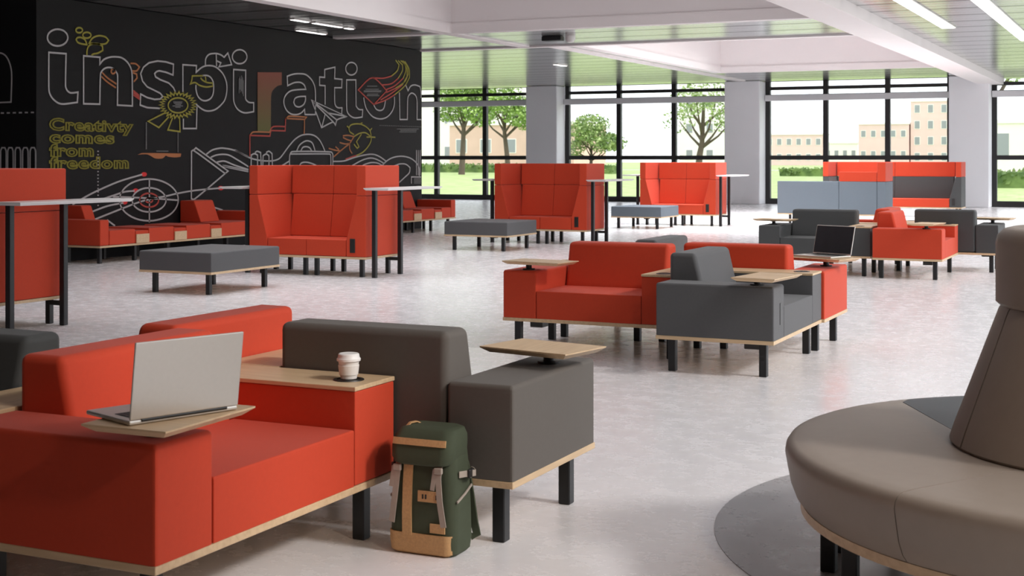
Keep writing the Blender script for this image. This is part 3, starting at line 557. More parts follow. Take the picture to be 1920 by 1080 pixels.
MURAL_LEFT=[
('letter','white',0,0,[(-14.367,2.697),(-14.292,2.792),(-14.143,2.815),(-14.031,2.77),(-13.957,2.657),(-13.928,2.518),(-13.939,2.152),(-14.199,2.148)]),
('dotted_line','white',0,0,[(-14.12,2.008),(-14.068,2.007)]),
('dotted_line','white',0,0,[(-14.013,2.008),(-13.961,2.007)]),
('dotted_line','white',0,0,[(-13.906,2.008),(-13.854,2.008)]),
('dotted_line','white',0,0,[(-13.799,2.008),(-13.748,2.008)]),
('dotted_line','white',0,0,[(-13.693,2.009),(-13.642,2.008)]),
('dotted_line','white',0,0,[(-13.587,2.009),(-13.537,2.008)]),
('bars_drawing','white',0,0,[(-14.124,0.854),(-14.124,1.493),(-14.102,1.543),(-14.05,1.543),(-14.027,1.493),(-14.027,0.855)]),
('bars_drawing','white',0,0,[(-13.998,0.855),(-13.998,1.493),(-13.976,1.543),(-13.924,1.543),(-13.902,1.493),(-13.902,0.856)]),
('bars_drawing','white',0,0,[(-13.865,0.857),(-13.865,1.493),(-13.843,1.543),(-13.792,1.542),(-13.77,1.493),(-13.77,0.858)]),
('bars_drawing','white',0,0,[(-13.733,0.859),(-13.733,1.493),(-13.711,1.542),(-13.66,1.542),(-13.638,1.492),(-13.638,0.86)]),
('bars_drawing','white',0,0,[(-13.602,0.86),(-13.602,1.492),(-13.58,1.542),(-13.529,1.542),(-13.508,1.492),(-13.508,0.861)])]

# ---------------------------------------------------------------- the hall
def quad(pts):
    bm = bmesh.new(); bm.faces.new([bm.verts.new(p) for p in pts]); return bm
struct('floor', box(-26, 5, -5, 42.1, -0.15, 0.0), M['floor'])
bm = bmesh.new()
# low metal ceiling (z 3.57) up to Y 24.4, higher (z 3.77) beyond; openings where the coffers are
for (x0, x1, y0, y1, z) in ((-26, -11.1, -5, 24.4, 3.57), (-11.1, -4.85, -5, 6.5, 3.57), (-11.1, -4.85, 21.1, 24.4, 3.57),
                            (-26, -11.2, 24.4, 42.3, 3.77), (-11.2, -4.85, 36.7, 42.3, 3.77), (-4.2, 0.3, -5, 42.3, 3.70), (0.3, 5.3, -5, 3.15, 3.70)):
    box(x0, x1, y0, y1, z, z+0.06, bm=bm)
struct('ceiling', bm, M['ceiling'])
def coffer(name, x0, x1, y0, y1, z, top):
    b = bmesh.new(); w = 0.12
    box(x0-w, x0, y0-w, y1+w, z+0.07, top, bm=b); box(x1, x1+w, y0-w, y1+w, z+0.07, top, bm=b)
    box(x0, x1, y0-w, y0, z+0.07, top, bm=b); box(x0, x1, y1, y1+w, z+0.07, top, bm=b)
    box(x0-w, x1+w, y0-w, y1+w, top, top+0.1, bm=b)
    o = struct(name, b, M['plaster'])
coffer('trim_1', -11.1, -4.86, 6.5, 21.1, 3.50, 4.75)
coffer('trim_2', -11.0, -4.86, 24.9, 36.7, 3.70, 4.95)
# white edge rails round the coffers and the wide beam
b = bmesh.new()
box(-4.85, -4.2, -5, 42.2, 3.52, 3.9, bm=b)
struct('trim_3', b, M['plaster'])
b = bmesh.new()
box(-11.32, -11.08, -5, 24.3, 3.545, 3.72, bm=b); box(-11.08, -4.86, 21.08, 21.28, 3.545, 3.72, bm=b)
box(-13.49, -11.33, 21.1, 21.28, 3.545, 3.65, bm=b)
struct('trim_4', b, M['plaster'])
b = bmesh.new()
box(-26, -4.86, 24.32, 24.5, 3.54, 3.95, bm=b); box(-11.75, -11.5, 24.5, 41.0, 3.735, 3.85, bm=b)
box(-11.2, -4.86, 24.72, 24.93, 3.735, 3.9, bm=b); box(-11.2, -10.97, 24.93, 36.67, 3.735, 3.9, bm=b); box(-11.2, -4.86, 36.67, 36.88, 3.735, 3.9, bm=b)
box(-11.5, -11.2, 24.5, 36.9, 3.78, 3.9, bm=b); box(-11.0, -4.86, 24.5, 24.72, 3.78, 3.9, bm=b)
struct('trim_5', b, M['plaster'])
# mural block and the other walls
struct('wall_mural', box(-25.9, -13.5, 13.9, 24.4, 0, 3.56), M['mural_wall'])
struct('wall_left', box(-26.2, -26, -5, 42.3, 0, 3.9), M['plaster'])
struct('wall_back', box(-26, 5.2, -5.2, -5, 0, 3.9), M['dim_plaster'])
b = box(5, 5.2, -5, 3, 0, 3.9); box(5, 5.2, 3, 42.2, 0, 0.12, bm=b); box(5, 5.2, 3, 42.2, 3.55, 3.9, bm=b)
struct('wall_right', b, M['plaster'])
def window_x(name, y0, y1, n):
    b = bmesh.new()
    for i in range(n+1):
        y = y0+(y1-y0)*i/n; box(5.04, 5.14, y-0.05, y+0.05, 0.12, 3.55, bm=b)
    for z in (0.12, 1.35, 3.2, 3.45): box(5.05, 5.13, y0, y1, z, z+0.1, bm=b)
    struct(name, b, M['frame'])
window_x('added_side_window', 3.05, 42.1, 11)  # unseen side glazing, added to let daylight in from the right
struct('added_roof_glass', box(0.2, 5.1, 3.1, 42.2, 3.905, 3.915), M['glass'])  # unseen roof strip, added so the sun reaches sofas and floor
# columns along the far glazing
for i, xc in enumerate((-25.1, -18.41, -11.70, -5.07, 1.6)):
    b = box(xc-0.55, xc+0.55, 41.3, 42.0, 0, 3.76, r=0.02, seg=1)
    o = struct('column', b, M['column'])
def bay(name, x0, x1):
    b = bmesh.new(); w = x1-x0; n = 3 if w > 4 else 2
    xs = [x0+0.06]+[x0+w*(k)/n for k in range(1, n)]+[x1-0.06]
    for k, x in enumerate(xs): box(x-0.075, x+0.075, 42.02, 42.17, 0, 3.77, bm=b)
    for z0, z1 in ((0.0, 0.17), (1.36, 1.49), (3.18, 3.36), (3.50, 3.60)): box(x0, x1, 42.03, 42.16, z0, z1, bm=b)
    fr = struct(name, b, M['frame'])
    g = obj('window_pane', box(x0, x1, 42.09, 42.10, 0.1, 3.76), M['glass'], fr, smooth=False)
    c = obj('blind_box', box(x0+0.02, x1-0.02, 41.84, 41.98, 3.16, 3.34, r=0.01, seg=1), M['cassette'], fr)
    for zz in (x0+0.3, x1-0.3): pass
bay('window_1', -24.55, -18.97); bay('window_2', -17.86, -12.26); bay('window_3', -11.15, -5.63); bay('window_4', -4.52, 1.04)
struct('trim_6', box(-26, 5, 41.9, 42.3, 3.77, 3.95), M['plaster'])
# round disc, darker than the floor, under the round sofa
struct('trim_7', lathe([(0.001, 0.0), (1.5, 0.0), (1.5, 0.0025), (0.001, 0.0025)], 128, cx=-0.11, cy=5.51), M['floor_disc'])

# unseen white plates and a black can added over the fill lights; none glow
struct('fill_plate_1', box(-10.75, -5.05, 9.4, 19.6, 4.63, 4.74), M['white'])
struct('fill_plate_2', box(-10.45, -5.35, 25.4, 35.6, 4.86, 4.94), M['white'])
struct('fill_can', lathe([(0.001, 3.36), (0.10, 3.36), (0.17, 3.40), (0.17, 3.69), (0.001, 3.69)], 24, cx=1.78, cy=1.82), M['black'], smooth=True)
# ceiling lights and the small fitting
def slot(x, y0, y1, z, w, label, group):
    t = thing('ceiling_light', label, 'ceiling light', (x, (y0+y1)/2, z), 0, group)
    h = (y1-y0)/2
    f = box(-w/2-0.02, w/2+0.02, -h-0.02, h+0.02, -0.02, -0.001, r=0.004, seg=1); obj('frame', f, M['white'], t)
    obj('diffuser', box(-w/2, w/2, -h, h, -0.026, -0.0205), M['lamp'], t, smooth=False)
slot(-12.25, 18.0, 18.42, 3.57, 0.07, 'short slim ceiling light at the near end of the row above the mural', 'slim lights in the dark ceiling')
slot(-12.25, 18.6, 19.4, 3.57, 0.07, 'longest slim ceiling light above the mural wall', 'slim lights in the dark ceiling')
slot(-12.25, 19.55, 19.75, 3.57, 0.07, 'tiny slim ceiling light at the far end of the row above the mural wall', 'slim lights in the dark ceiling')
slot(-13.2, 19.56, 20.08, 3.57, 0.07, 'slim ceiling light close to the mural wall, nearer one of two', 'slim lights in the dark ceiling')
slot(-13.2, 20.14, 20.38, 3.57, 0.07, 'slim ceiling light close to the mural wall, farther one of two', 'slim lights in the dark ceiling')
slot(-3.43, 15.0, 25.2, 3.70, 0.22, 'long white linear ceiling light right of the wide white beam', 'long linear lights in the slatted ceiling')
slot(-2.42, 16.0, 28.5, 3.70, 0.22, 'long white linear ceiling light at the top right corner', 'long linear lights in the slatted ceiling')
slot(-13.83, 31.9, 32.5, 3.77, 0.12, 'small white ceiling light in the metal ceiling left of the white rail', 'small lights in the far ceiling')
t = thing('ceiling_projector', 'small dark fitting with a white lens hanging from the metal ceiling band', 'ceiling fitting', (-9.69, 22.55, 3.57))
obj('housing', box(-0.32, 0.05, -0.09, 0.09, -0.09, -0.002, r=0.015), M['black'], t)
obj('lens', lathe([(0.001, -0.13), (0.06, -0.12), (0.09, -0.07), (0.09, -0.002)], 20, cx=0.2), M['white'], t)

# ---------------------------------------------------------------- mural
def smooth_path(pts, closed, seg=5):
    P = [Vector((p[0], p[1])) for p in pts]; n = len(P)
    def corner(i):
        if not closed and (i == 0 or i == n-1): return True
        a = P[i]-P[(i-1) % n]; b = P[(i+1) % n]-P[i]
        if a.length < 1e-6 or b.length < 1e-6: return True
        return a.angle(b) > math.radians(52)
    cs = [corner(i) for i in range(n)]; out = []
    for i in range(n if closed else n-1):
        p1, p2 = P[i], P[(i+1) % n]
        m1 = (p2-P[(i-1) % n])*0.5 if not cs[i] else (p2-p1)*0.6
        m2 = (P[(i+2) % n]-p1)*0.5 if not cs[(i+1) % n] else (p2-p1)*0.6
        k = seg if n < 26 and not (cs[i] and cs[(i+1) % n]) else 1
        L_ = (p2-p1).length
        if m1.length > L_*1.1: m1 = m1.normalized()*L_*1.1
        if m2.length > L_*1.1: m2 = m2.normalized()*L_*1.1
        for j in range(k):
            t = j/k; t2 = t*t; t3 = t2*t
            out.append(p1*(2*t3-3*t2+1)+m1*(t3-2*t2+t)+p2*(-2*t3+3*t2)+m2*(t3-t2))
    if not closed: out.append(P[-1])
    return out
def ribbon(bm, pts, closed, w, place, th=0.004):
    n = len(pts); rows = []
    for i in range(n):
        a = pts[(i-1) % n] if (closed or i > 0) else None; b = pts[(i+1) % n] if (closed or i < n-1) else None
        d1 = (pts[i]-a) if a is not None else None; d2 = (b-pts[i]) if b is not None else None
        if d1 is not None and d1.length < 1e-7: d1 = None
        if d2 is not None and d2.length < 1e-7: d2 = None
        if d1 is None and d2 is None: d1 = Vector((1, 0))
        if d1 is None: d1 = d2
        if d2 is None: d2 = d1
        d1 = d1.normalized(); d2 = d2.normalized(); s = (d1+d2)
        if s.length < 1e-3: s = d1.copy()
        s.normalize(); nn = Vector((-s.y, s.x)); k = 1/max(0.45, abs(s.dot(d1)))
        rows.append([place(pts[i]+nn*w/2*k, 0), place(pts[i]-nn*w/2*k, 0), place(pts[i]-nn*w/2*k, th), place(pts[i]+nn*w/2*k, th)])
    V = [[bm.verts.new(q) for q in r] for r in rows]
    for i in range(n if closed else n-1):
        A = V[i]; B = V[(i+1) % n]
        for k in range(4): bm.faces.new((A[k], A[(k+1) % 4], B[(k+1) % 4], B[k]))
    if not closed: bm.faces.new(V[0][::-1]); bm.faces.new(V[-1])
def build_mural(root, data, place, w):
    groups = {}
    for part, col, closed, fill, pts in data: groups.setdefault((part, col), []).append((closed, fill, pts))
    for (part, col), strokes in groups.items():
        bm = bmesh.new()
        for closed, fill, pts in strokes:
            p = smooth_path(pts, closed)
            if fill:
                t = bmesh.new(); lo = [t.verts.new(place(q, 0)) for q in p]; hi = [t.verts.new(place(q, 0.0035)) for q in p]
                for tri in tessellate_polygon([[Vector((q.x, q.y, 0)) for q in p]]):
                    t.faces.new([lo[i] for i in tri]); t.faces.new([hi[i] for i in tri])
                for i in range(len(p)): t.faces.new((lo[i], lo[(i+1) % len(p)], hi[(i+1) % len(p)], hi[i]))
                merge(bm, t)
            else: ribbon(bm, p, closed, w*(0.55 if col == 'grey' else 1.0), place)
        bmesh.ops.recalc_face_normals(bm, faces=bm.faces)
        nm = part.rstrip('0123456789'); m = M['m_dot'] if (part == 'target_drawing' and col == 'red') else M['m_'+col]
        obj(nm, bm, m, root, smooth=False)
mural = thing('wall_drawing', 'line drawings and outlined lettering in white, yellow and red on the long charcoal wall', 'mural', (-13.495, 13.9, 0))
build_mural(mural, MURAL, lambda q, h: Vector((0.0+h, q[0]-13.9, q[1])), 0.024)
for o in mural.children:
    if o.name.startswith('letter_solid'): o['label'] = 'solid red to olive letter r'
mural2 = thing('wall_drawing', 'white letter edge, dashes and looped bars on the end wall at the far left', 'mural', (-13.5, 13.895, 0))
build_mural(mural2, MURAL_LEFT, lambda q, h: Vector((q[0]+13.5, -h, q[1])), 0.020)
def slogan(text, y, z, width, height, root):
    cu = bpy.data.curves.new('slogan', 'FONT'); cu.body = text; cu.size = 1.0; cu.fill_mode = 'NONE'; cu.bevel_depth = 0.0; cu.space_character = 1.12
    bm = bmesh.new()
    for off, wd in ((0.045, 0.010), (0.0, 0.008)):
        cu.offset = off; cu.bevel_depth = wd*2.0; cu.bevel_resolution = 0; cu.resolution_u = 3
        o = bpy.data.objects.new('tmp_text', cu); C.objects.link(o)
        dg = bpy.context.evaluated_depsgraph_get(); dg.update()
        me = bpy.data.meshes.new_from_object(o.evaluated_get(dg)); bm.from_mesh(me)
        bpy.data.objects.remove(o); bpy.data.meshes.remove(me)
    xs = [v.co.x for v in bm.verts]; x0, x1 = min(xs), max(xs)
    for v in bm.verts:
        X, Y, Z = v.co
        v.co = Vector((0.004+Z*0.1, y-13.9+(X-x0)/(x1-x0)*width, z+Y*height))
    obj('slogan_text', bm, M['m_yellow'], root, smooth=False)
slogan('Creativty', 14.12, 1.785, 1.68, 0.215, mural)
slogan('comes', 14.12, 1.615, 1.28, 0.215, mural)
slogan('from', 14.12, 1.435, 0.86, 0.215, mural)
slogan('freedom', 14.12, 1.265, 1.58, 0.215, mural)

# ---------------------------------------------------------------- seating
ZB0, ZB1, SEAT, ARM, BACK = 0.215, 0.24, 0.44, 0.585, 0.765
def leg(x, y, z1, parent, s=0.05, name='leg', z0=0.0):
    o = obj(name, box(x-s/2, x+s/2, y-s/2, y+s/2, z0, z1-0.001, r=0.004, seg=1), M['black'], parent)
    return o
SD, SL = 0.79, 1.35
def tablet(parent, x, y, rot, w=0.48, d=0.29, px=None, py=None, ztop=0.655):
    """wooden swivel table: long side w along local y when rot is 0"""
    t = bmesh.new()
    b0 = 0.028; zb = ztop-0.024
    lo = [(-d/2+b0, -w/2+b0, zb), (d/2-b0, -w/2+b0, zb), (d/2-b0, w/2-b0, zb), (-d/2+b0, w/2-b0, zb)]
    hi = [(-d/2, -w/2, ztop-0.005), (d/2, -w/2, ztop-0.005), (d/2, w/2, ztop-0.005), (-d/2, w/2, ztop-0.005)]
    hexa(t, lo, hi)
    box(-d/2, d/2, -w/2, w/2, ztop-0.005, ztop, bm=t)
    b = bmesh.new(); merge(b, t, Matrix.Translation((x, y, 0)) @ Matrix.Rotation(rot, 4, 'Z'))
    tp = obj('swivel_table', b, M['wood'], parent, smooth=False)
    px = x if px is None else px; py = y if py is None else py
    p = lathe([(0.045, ARM+0.001), (0.045, ARM+0.01), (0.022, ARM+0.012), (0.022, zb-0.008), (0.04, zb-0.007), (0.04, zb-0.001)], 20, cx=px, cy=py)
    obj('pivot', p, M['black'], tp)
    return tp
def sofa(label, cloth, origin, rot, tab=None, tabrot=0.0, piv=None, group=None, cat='sofa', tw=0.48, outlet=False, SL=1.35):
    """local x: depth, back 0 to front SD; local y: low arm at 0, wood topped arm at SL"""
    t = thing('lounge_sofa', label, cat, (origin[0], origin[1], 0), rot, group)
    m = M[cloth]
    obj('base_board', box(0.0, SD, 0.0, SL, ZB0, ZB1, r=0.002, seg=1), M['wood'], t)
    obj('arm', cushion(0.001, SD-0.001, 0.001, 0.267, ZB1+0.001, ARM, 0.03, 0.014), m, t)
    obj('seat', cushion(0.265, SD-0.002, 0.269, SL-0.279, ZB1+0.001, SEAT, 0.02, 0.006), m, t)
    obj('backrest', prism([(0.004, ZB1+0.001), (0.262, ZB1+0.001), (0.262, SEAT), (0.185, BACK), (0.004, BACK)], 0.270, SL-0.280, 'y', r=0.03, seg=4), m, t)
    obj('end_block', box(0.002, SD-0.002, SL-0.276, SL-0.002, ZB1+0.001, ARM-0.011, r=0.006, seg=2), m, t)
    wt = obj('wooden_top', box(0.0, SD, SL-0.278, SL, ARM-0.010, ARM+0.006, r=0.002, seg=1), M['wood'], t)
    obj('cup_grommet', lathe([(0.001, ARM+0.0065), (0.042, ARM+0.0065), (0.044, ARM+0.010), (0.056, ARM+0.009), (0.057, ARM+0.0062)], 28, cx=0.68, cy=SL-0.145), M['plastic'], wt)
    for x in (0.09, SD-0.09):
        for y in (0.09, SL-0.09): leg(x, y, ZB0, t)
    obj('power_box', box(0.55, 0.66, 0.16, 0.26, ZB0-0.055, ZB0-0.001, r=0.005, seg=1), M['plastic'], t)
    if outlet: obj('power_outlet', box(SD-0.0035, SD+0.003, 0.15, 0.185, 0.33, 0.47, r=0.002, seg=1), M['plastic'], t)
    if tab: tablet(t, tab[0], tab[1], tabrot, w=tw, px=(piv or tab)[0], py=(piv or tab)[1])
    return t
H = PI/2
# nearest cluster
sofa('large red sofa nearest the camera with the open silver laptop over its arm', 'red', (-3.38, 3.125), 0, (0.765, 0.10), 0.03, (0.70, 0.13), tw=0.43)
sofa('taupe grey sofa with its back turned, behind the green backpack', 'taupe', (-2.11, 4.485), H, (0.545, 0.125), -0.19, (0.57, 0.11), tw=0.41, SL=1.285)
sofa('red sofa behind the silver laptop, left of the taupe sofa backrest', 'red', (-3.395, 5.285), 2*H, (0.53, 0.20), 0.1, (0.50, 0.14))
sofa('charcoal sofa cut by the left edge of the photo behind the nearest red sofa', 'dark', (-4.74, 3.915), 3*H, (0.6, 0.12), 0)
# middle cluster
sofa('slate grey sofa seen end on in the middle cluster, lit pale seat', 'grey', (-3.03, 8.64), 0, (0.74, 0.02), -0.12, (0.66, 0.08), outlet=True)
sofa('red sofa with its back turned, dark screened laptop over its arm', 'red', (-2.22, 9.995), H, (0.45, 0.12), -0.35, (0.50, 0.10))
sofa('red sofa facing the camera in the middle cluster, swivel table over its left arm', 'red', (-4.385, 9.935), 3*H, (0.72, 0.27), -0.15, (0.70, 0.17))
sofa('slate grey sofa at the back of the middle cluster, only its backrest showing', 'grey', (-3.575, 11.30), 2*H, (0.55, 0.12), 0)
# far cluster
sofa('dark red sofa end in the far right cluster between two charcoal sofas', 'red', (-3.10, 16.45), 0, (0.62, 0.03), -0.15, (0.60, 0.09))
sofa('charcoal sofa with its back turned in the far right cluster', 'dark', (-1.84, 17.81), H, (0.50, 0.11), -0.15, (0.50, 0.12), SL=1.28)
sofa('charcoal sofa facing the camera in the far right cluster, left of the dark red sofa', 'dark', (-4.50, 17.40), 3*H, (0.55, 0.15), -0.15, (0.55, 0.13))
sofa('red sofa at the back of the far right cluster, only the slanted backrest end showing', 'red', (-3.125, 18.86), 2*H)

# high backed booths with standing tables at both ends
BW, BD = 1.66, 0.80
def booth(label, x0, y0, up='red', low='red', seatc='red', W=BW, group=None):
    t = thing('high_back_booth', label, 'booth', (x0, y0, 0), 0, group)
    D = BD; ZS, ZT = 0.96, 1.315
    obj('base_board', box(0, W, 0, D, ZB0, ZB1, r=0.002, seg=1), M['wood'], t)
    a, b_, c_ = 0.27, 0.13, 0.24
    for s in (0, 1):
        X = (lambda x: x) if s == 0 else (lambda x: W-x)
        # lower wing: slanting front edge
        q = bmesh.new()
        F = [(X(0.004), 0.004, ZB1+0.001), (X(a), 0.004, ZB1+0.001), (X(a), 0.004, SEAT), (X(b_), 0.004, ZS), (X(0.004), 0.004, ZS)]
        K = [(X(0.004), D-0.004, ZB1+0.001), (X(c_), D-0.004, ZB1+0.001), (X(c_), D-0.004, SEAT), (X(c_-0.03), D-0.004, ZS), (X(0.004), D-0.004, ZS)]
        fv = [q.verts.new(p) for p in F]; kv = [q.verts.new(p) for p in K]
        q.faces.new(fv); q.faces.new(kv[::-1])
        for i in range(5): q.faces.new((fv[i], kv[i], kv[(i+1) % 5], fv[(i+1) % 5]))
        bmesh.ops.recalc_face_normals(q, faces=q.faces)
        bmesh.ops.bevel(q, geom=list(q.edges), offset=0.012, segments=2, profile=0.5, affect='EDGES')
        obj('side_panel', q, M[low], t)
        q = bmesh.new()
        lo = [(X(0.004), 0.004, ZS+0.002), (X(b_), 0.004, ZS+0.002), (X(c_-0.03), D-0.004, ZS+0.002), (X(0.004), D-0.004, ZS+0.002)]
        hexa(q, lo, [(p[0], p[1], ZT) for p in lo]); bmesh.ops.recalc_face_normals(q, faces=q.faces)
        bmesh.ops.bevel(q, geom=list(q.edges), offset=0.012, segments=2, profile=0.5, affect='EDGES')
        obj('upper_side_panel', q, M[up], t)
    n = 2; w = (W-2*a-0.01)/n
    for i in range(n):
        obj('seat', box(a+0.004+i*(w+0.002), a+0.004+i*(w+0.002)+w, 0.004, 0.60, ZB1+0.001, SEAT, r=0.014, seg=2), M[seatc], t)
    wb = (W-2*c_-0.008)/n
    for i in range(n):
        x = c_+0.004+i*wb
        obj('backrest', prism([(0.53, SEAT+0.002), (D-0.004, SEAT+0.002), (D-0.004, ZS), (0.60, ZS)], x, x+wb-0.002, 'x', r=0.012, seg=2), M[low], t)
        q = prism([(0.60, ZS+0.002), (D-0.004, ZS+0.002), (D-0.004, ZT), (0.62, ZT)], x-(0.025 if i == 0 else 0), x+wb-0.002+(0.025 if i == 1 else 0), 'x', r=0.012, seg=2)
        obj('upper_back_panel', q, M[up], t)
    obj('seat_rear_frame', box(c_+0.004, W-c_-0.004, 0.602, D-0.004, ZB1+0.001, SEAT, r=0.006, seg=1), M[low], t)
    obj('power_outlet', box(W-0.215, W-0.145, -0.006, 0.005, 0.29, 0.455, r=0.003, seg=1), M['plastic'], t)
    for x in (0.12, W/2-0.08, W/2+0.08, W-0.12):
        for y in (0.12, D-0.08): leg(x, y, ZB0, t, s=0.05)
    return t
def standing_table(label, x0, y0, side, group=None):
    """side +1: stands right of the booth edge at x0, side -1: left of it"""
    t = thing('standing_table', label, 'table', (x0, y0, 0), 0, group)
    s = side
    xa, xb = sorted((s*0.025, s*0.36))
    q = bmesh.new()
    hexa(q, [(xa+0.02, -0.08, 1.028), (xb-0.02, -0.08, 1.028), (xb-0.02, 1.20, 1.028), (xa+0.02, 1.20, 1.028)], [(xa, -0.10, 1.048), (xb, -0.10, 1.048), (xb, 1.22, 1.048), (xa, 1.22, 1.048)])
    box(xa, xb, -0.10, 1.22, 1.048, 1.055, bm=q)
    obj('table_top', q, M['white'], t, smooth=False)
    for y in (0.08, 0.68): leg(s*0.07, y, 1.028, t, s=0.052)
    xr = s*0.07
    obj('floor_bracket', box(min(xr-s*0.027, xr-s*0.15), max(xr-s*0.027, xr-s*0.15), 0.665, 0.695, 0.165, 0.205, r=0.004, seg=1), M['black'], t)
    return t
RED_B = 'red high back booths along the hall'
BT = ((-10.105, 8.25, 'left edge of the photo'), (-10.115, 13.93, 'mural wall'), (-10.08, 20.70, 'first window column'), (-10.03, 27.45, 'middle column'))
booth('red high back booth cut off by the left edge of the photo', -10.105, 8.25)
booth('red high back booth in front of the mural, behind the nearest ottoman', -10.115, 13.93)
booth('deep red high back booth in front of the left window column', -10.085, 20.70)
booth('bright red high back booth beside the middle column, behind the pale ottoman', -10.03, 27.60)
standing_table('white topped standing table on black legs at the left edge of the photo', -8.44, 8.25, 1)
standing_table('white topped standing table at the right end of the booth in front of the mural', -8.45, 13.93, 1)
standing_table('white topped standing table right of the deep red booth by the left window column', -8.42, 20.70, 1)
standing_table('white topped standing table right of the bright red booth beside the middle column', -8.36, 27.60, 1)
standing_table('white table edge peeping out left of the booth in front of the mural', -10.115, 13.93, -1)
standing_table('white standing table left of the deep red booth by the left window column', -10.085, 20.70, -1)
standing_table('white standing table left of the bright red booth beside the middle column', -10.03, 27.60, -1)

# ottomans
def ottoman(label, x0, x1, y0, y1, cloth):
    t = thing('ottoman', label, 'ottoman', (x0, y0, 0)); W, D = x1-x0, y1-y0
    obj('base_board', box(0, W, 0, D, ZB0, ZB1, r=0.002, seg=1), M['wood'], t)
    obj('cushion', cushion(0.001, W-0.001, 0.001, D-0.001, ZB1+0.001, SEAT, 0.022, 0.014), M[cloth], t)
    for x in (0.12, W-0.12):
        for y in (0.12, D-0.12): leg(x, y, ZB0, t)
    obj('power_box', box(W*0.5-0.05, W*0.5+0.05, D*0.55, D*0.55+0.1, ZB0-0.05, ZB0-0.001, r=0.004, seg=1), M['plastic'], t)
ottoman('dark grey square ottoman on black legs in front of the mural wall booth', -9.70, -8.77, 11.44, 12.65, 'grey')
ottoman('dark grey ottoman on the sunlit floor in front of the deep red booth', -9.97, -8.90, 18.72, 19.80, 'grey')
ottoman('pale blue grey ottoman farthest away, in front of the bright red booth', -10.06, -9.0, 26.0, 27.10, 'lightgrey')

# benches along the mural wall
def bench(label, y0, y1, blocks, wedges, arms):
    t = thing('wall_bench', label, 'bench', (-13.48, y0, 0)); D = 0.78; L_ = y1-y0
    obj('base_board', box(0, D, 0, L_, ZB0, ZB1, r=0.002, seg=1), M['wood'], t)
    cur = 0.0; spans = []
    for a, b in arms:
        obj('arm', box(0.004, D-0.004, a-y0+0.003, b-y0-0.003, ZB1+0.001, ARM, r=0.02, seg=2), M['red'], t)
    edges = sorted([(a-y0, b-y0) for a, b in blocks+arms])
    prev = 0.0
    for a, b in edges+[(L_, L_)]:
        if a-prev > 0.12: spans.append((prev, a))
        prev = b
    for a, b in spans:
        obj('seat', box(0.004, D-0.004, a+0.004, b-0.004, ZB1+0.001, SEAT, r=0.015, seg=2), M['red'], t)
    for a, b in blocks:
        o = obj('side_box', box(0.004, D-0.004, a-y0+0.002, b-y0-0.002, ZB1+0.001, SEAT-0.03, r=0.006, seg=1), M['red'], t)
        obj('wooden_front', box(D-0.003, D+0.012, a-y0+0.004, b-y0-0.004, ZB1+0.001, SEAT-0.075, r=0.002, seg=1), M['wood'], o)
    for a, b in wedges:
        obj('backrest', prism([(0.004, SEAT+0.002), (0.40, SEAT+0.002), (0.27, BACK), (0.004, BACK)], a-y0, b-y0, 'y', r=0.02, seg=2), M['red'], t)
    n = max(2, int(round(L_/0.8)))
    for i in range(n+1):
        y = 0.12+(L_-0.24)*i/n
        for x in (0.12, D-0.12): leg(x, y, ZB0, t)
bench('long red bench along the mural wall, behind the left ottoman', 14.22, 17.9, [(14.92, 15.19), (15.73, 16.0), (16.56, 16.81)], [(14.42, 14.62), (16.82, 17.28)], [(14.22, 14.40), (17.7, 17.9)])
bench('short red bench at the window end of the mural wall', 21.3, 24.35, [(22.65, 22.94), (23.47, 23.75)], [(22.98, 23.44)], [(24.15, 24.35)])

# rear booths
booth('wide booth with red top band and charcoal back by the right column', -7.6, 34.0, 'red', 'dark', 'red', W=3.26)
t = thing('screened_booth', 'booth seen from behind with blue grey lower screens and bright red upper edge', 'booth', (-7.45, 29.0, 0))
obj('base_board', box(0, 2.26, 0, 0.85, ZB0, ZB1, r=0.002, seg=1), M['wood'], t)
obj('back_screen', box(0.004, 1.30, 0.004, 0.16, ZB1+0.001, 0.92, r=0.01), M['lightgrey'], t)
obj('back_screen', box(1.304, 2.08, 0.004, 0.16, ZB1+0.001, 0.92, r=0.01), M['lightgrey'], t)
obj('side_screen', box(2.084, 2.256, 0.004, 0.845, ZB1+0.001, 0.92, r=0.012), M['lightgrey'], t)
obj('upper_back_panel', box(1.304, 2.08, 0.004, 0.16, 0.922, 1.12, r=0.01), M['red'], t)
obj('upper_side_panel', box(2.084, 2.256, 0.004, 0.845, 0.922, 1.32, r=0.012), M['red'], t)
obj('side_screen', box(0.004, 0.15, 0.165, 0.845, ZB1+0.001, 0.60, r=0.01), M['lightgrey'], t)
obj('seat', box(0.16, 1.115, 0.17, 0.83, ZB1+0.001, SEAT, r=0.014), M['red'], t)
obj('seat', box(1.12, 2.075, 0.17, 0.83, ZB1+0.001, SEAT, r=0.014), M['red'], t)
for x in (0.25, 1.2, 1.36, 2.05):
    for y in (0.12, 0.73): leg(x, y, ZB0, t)

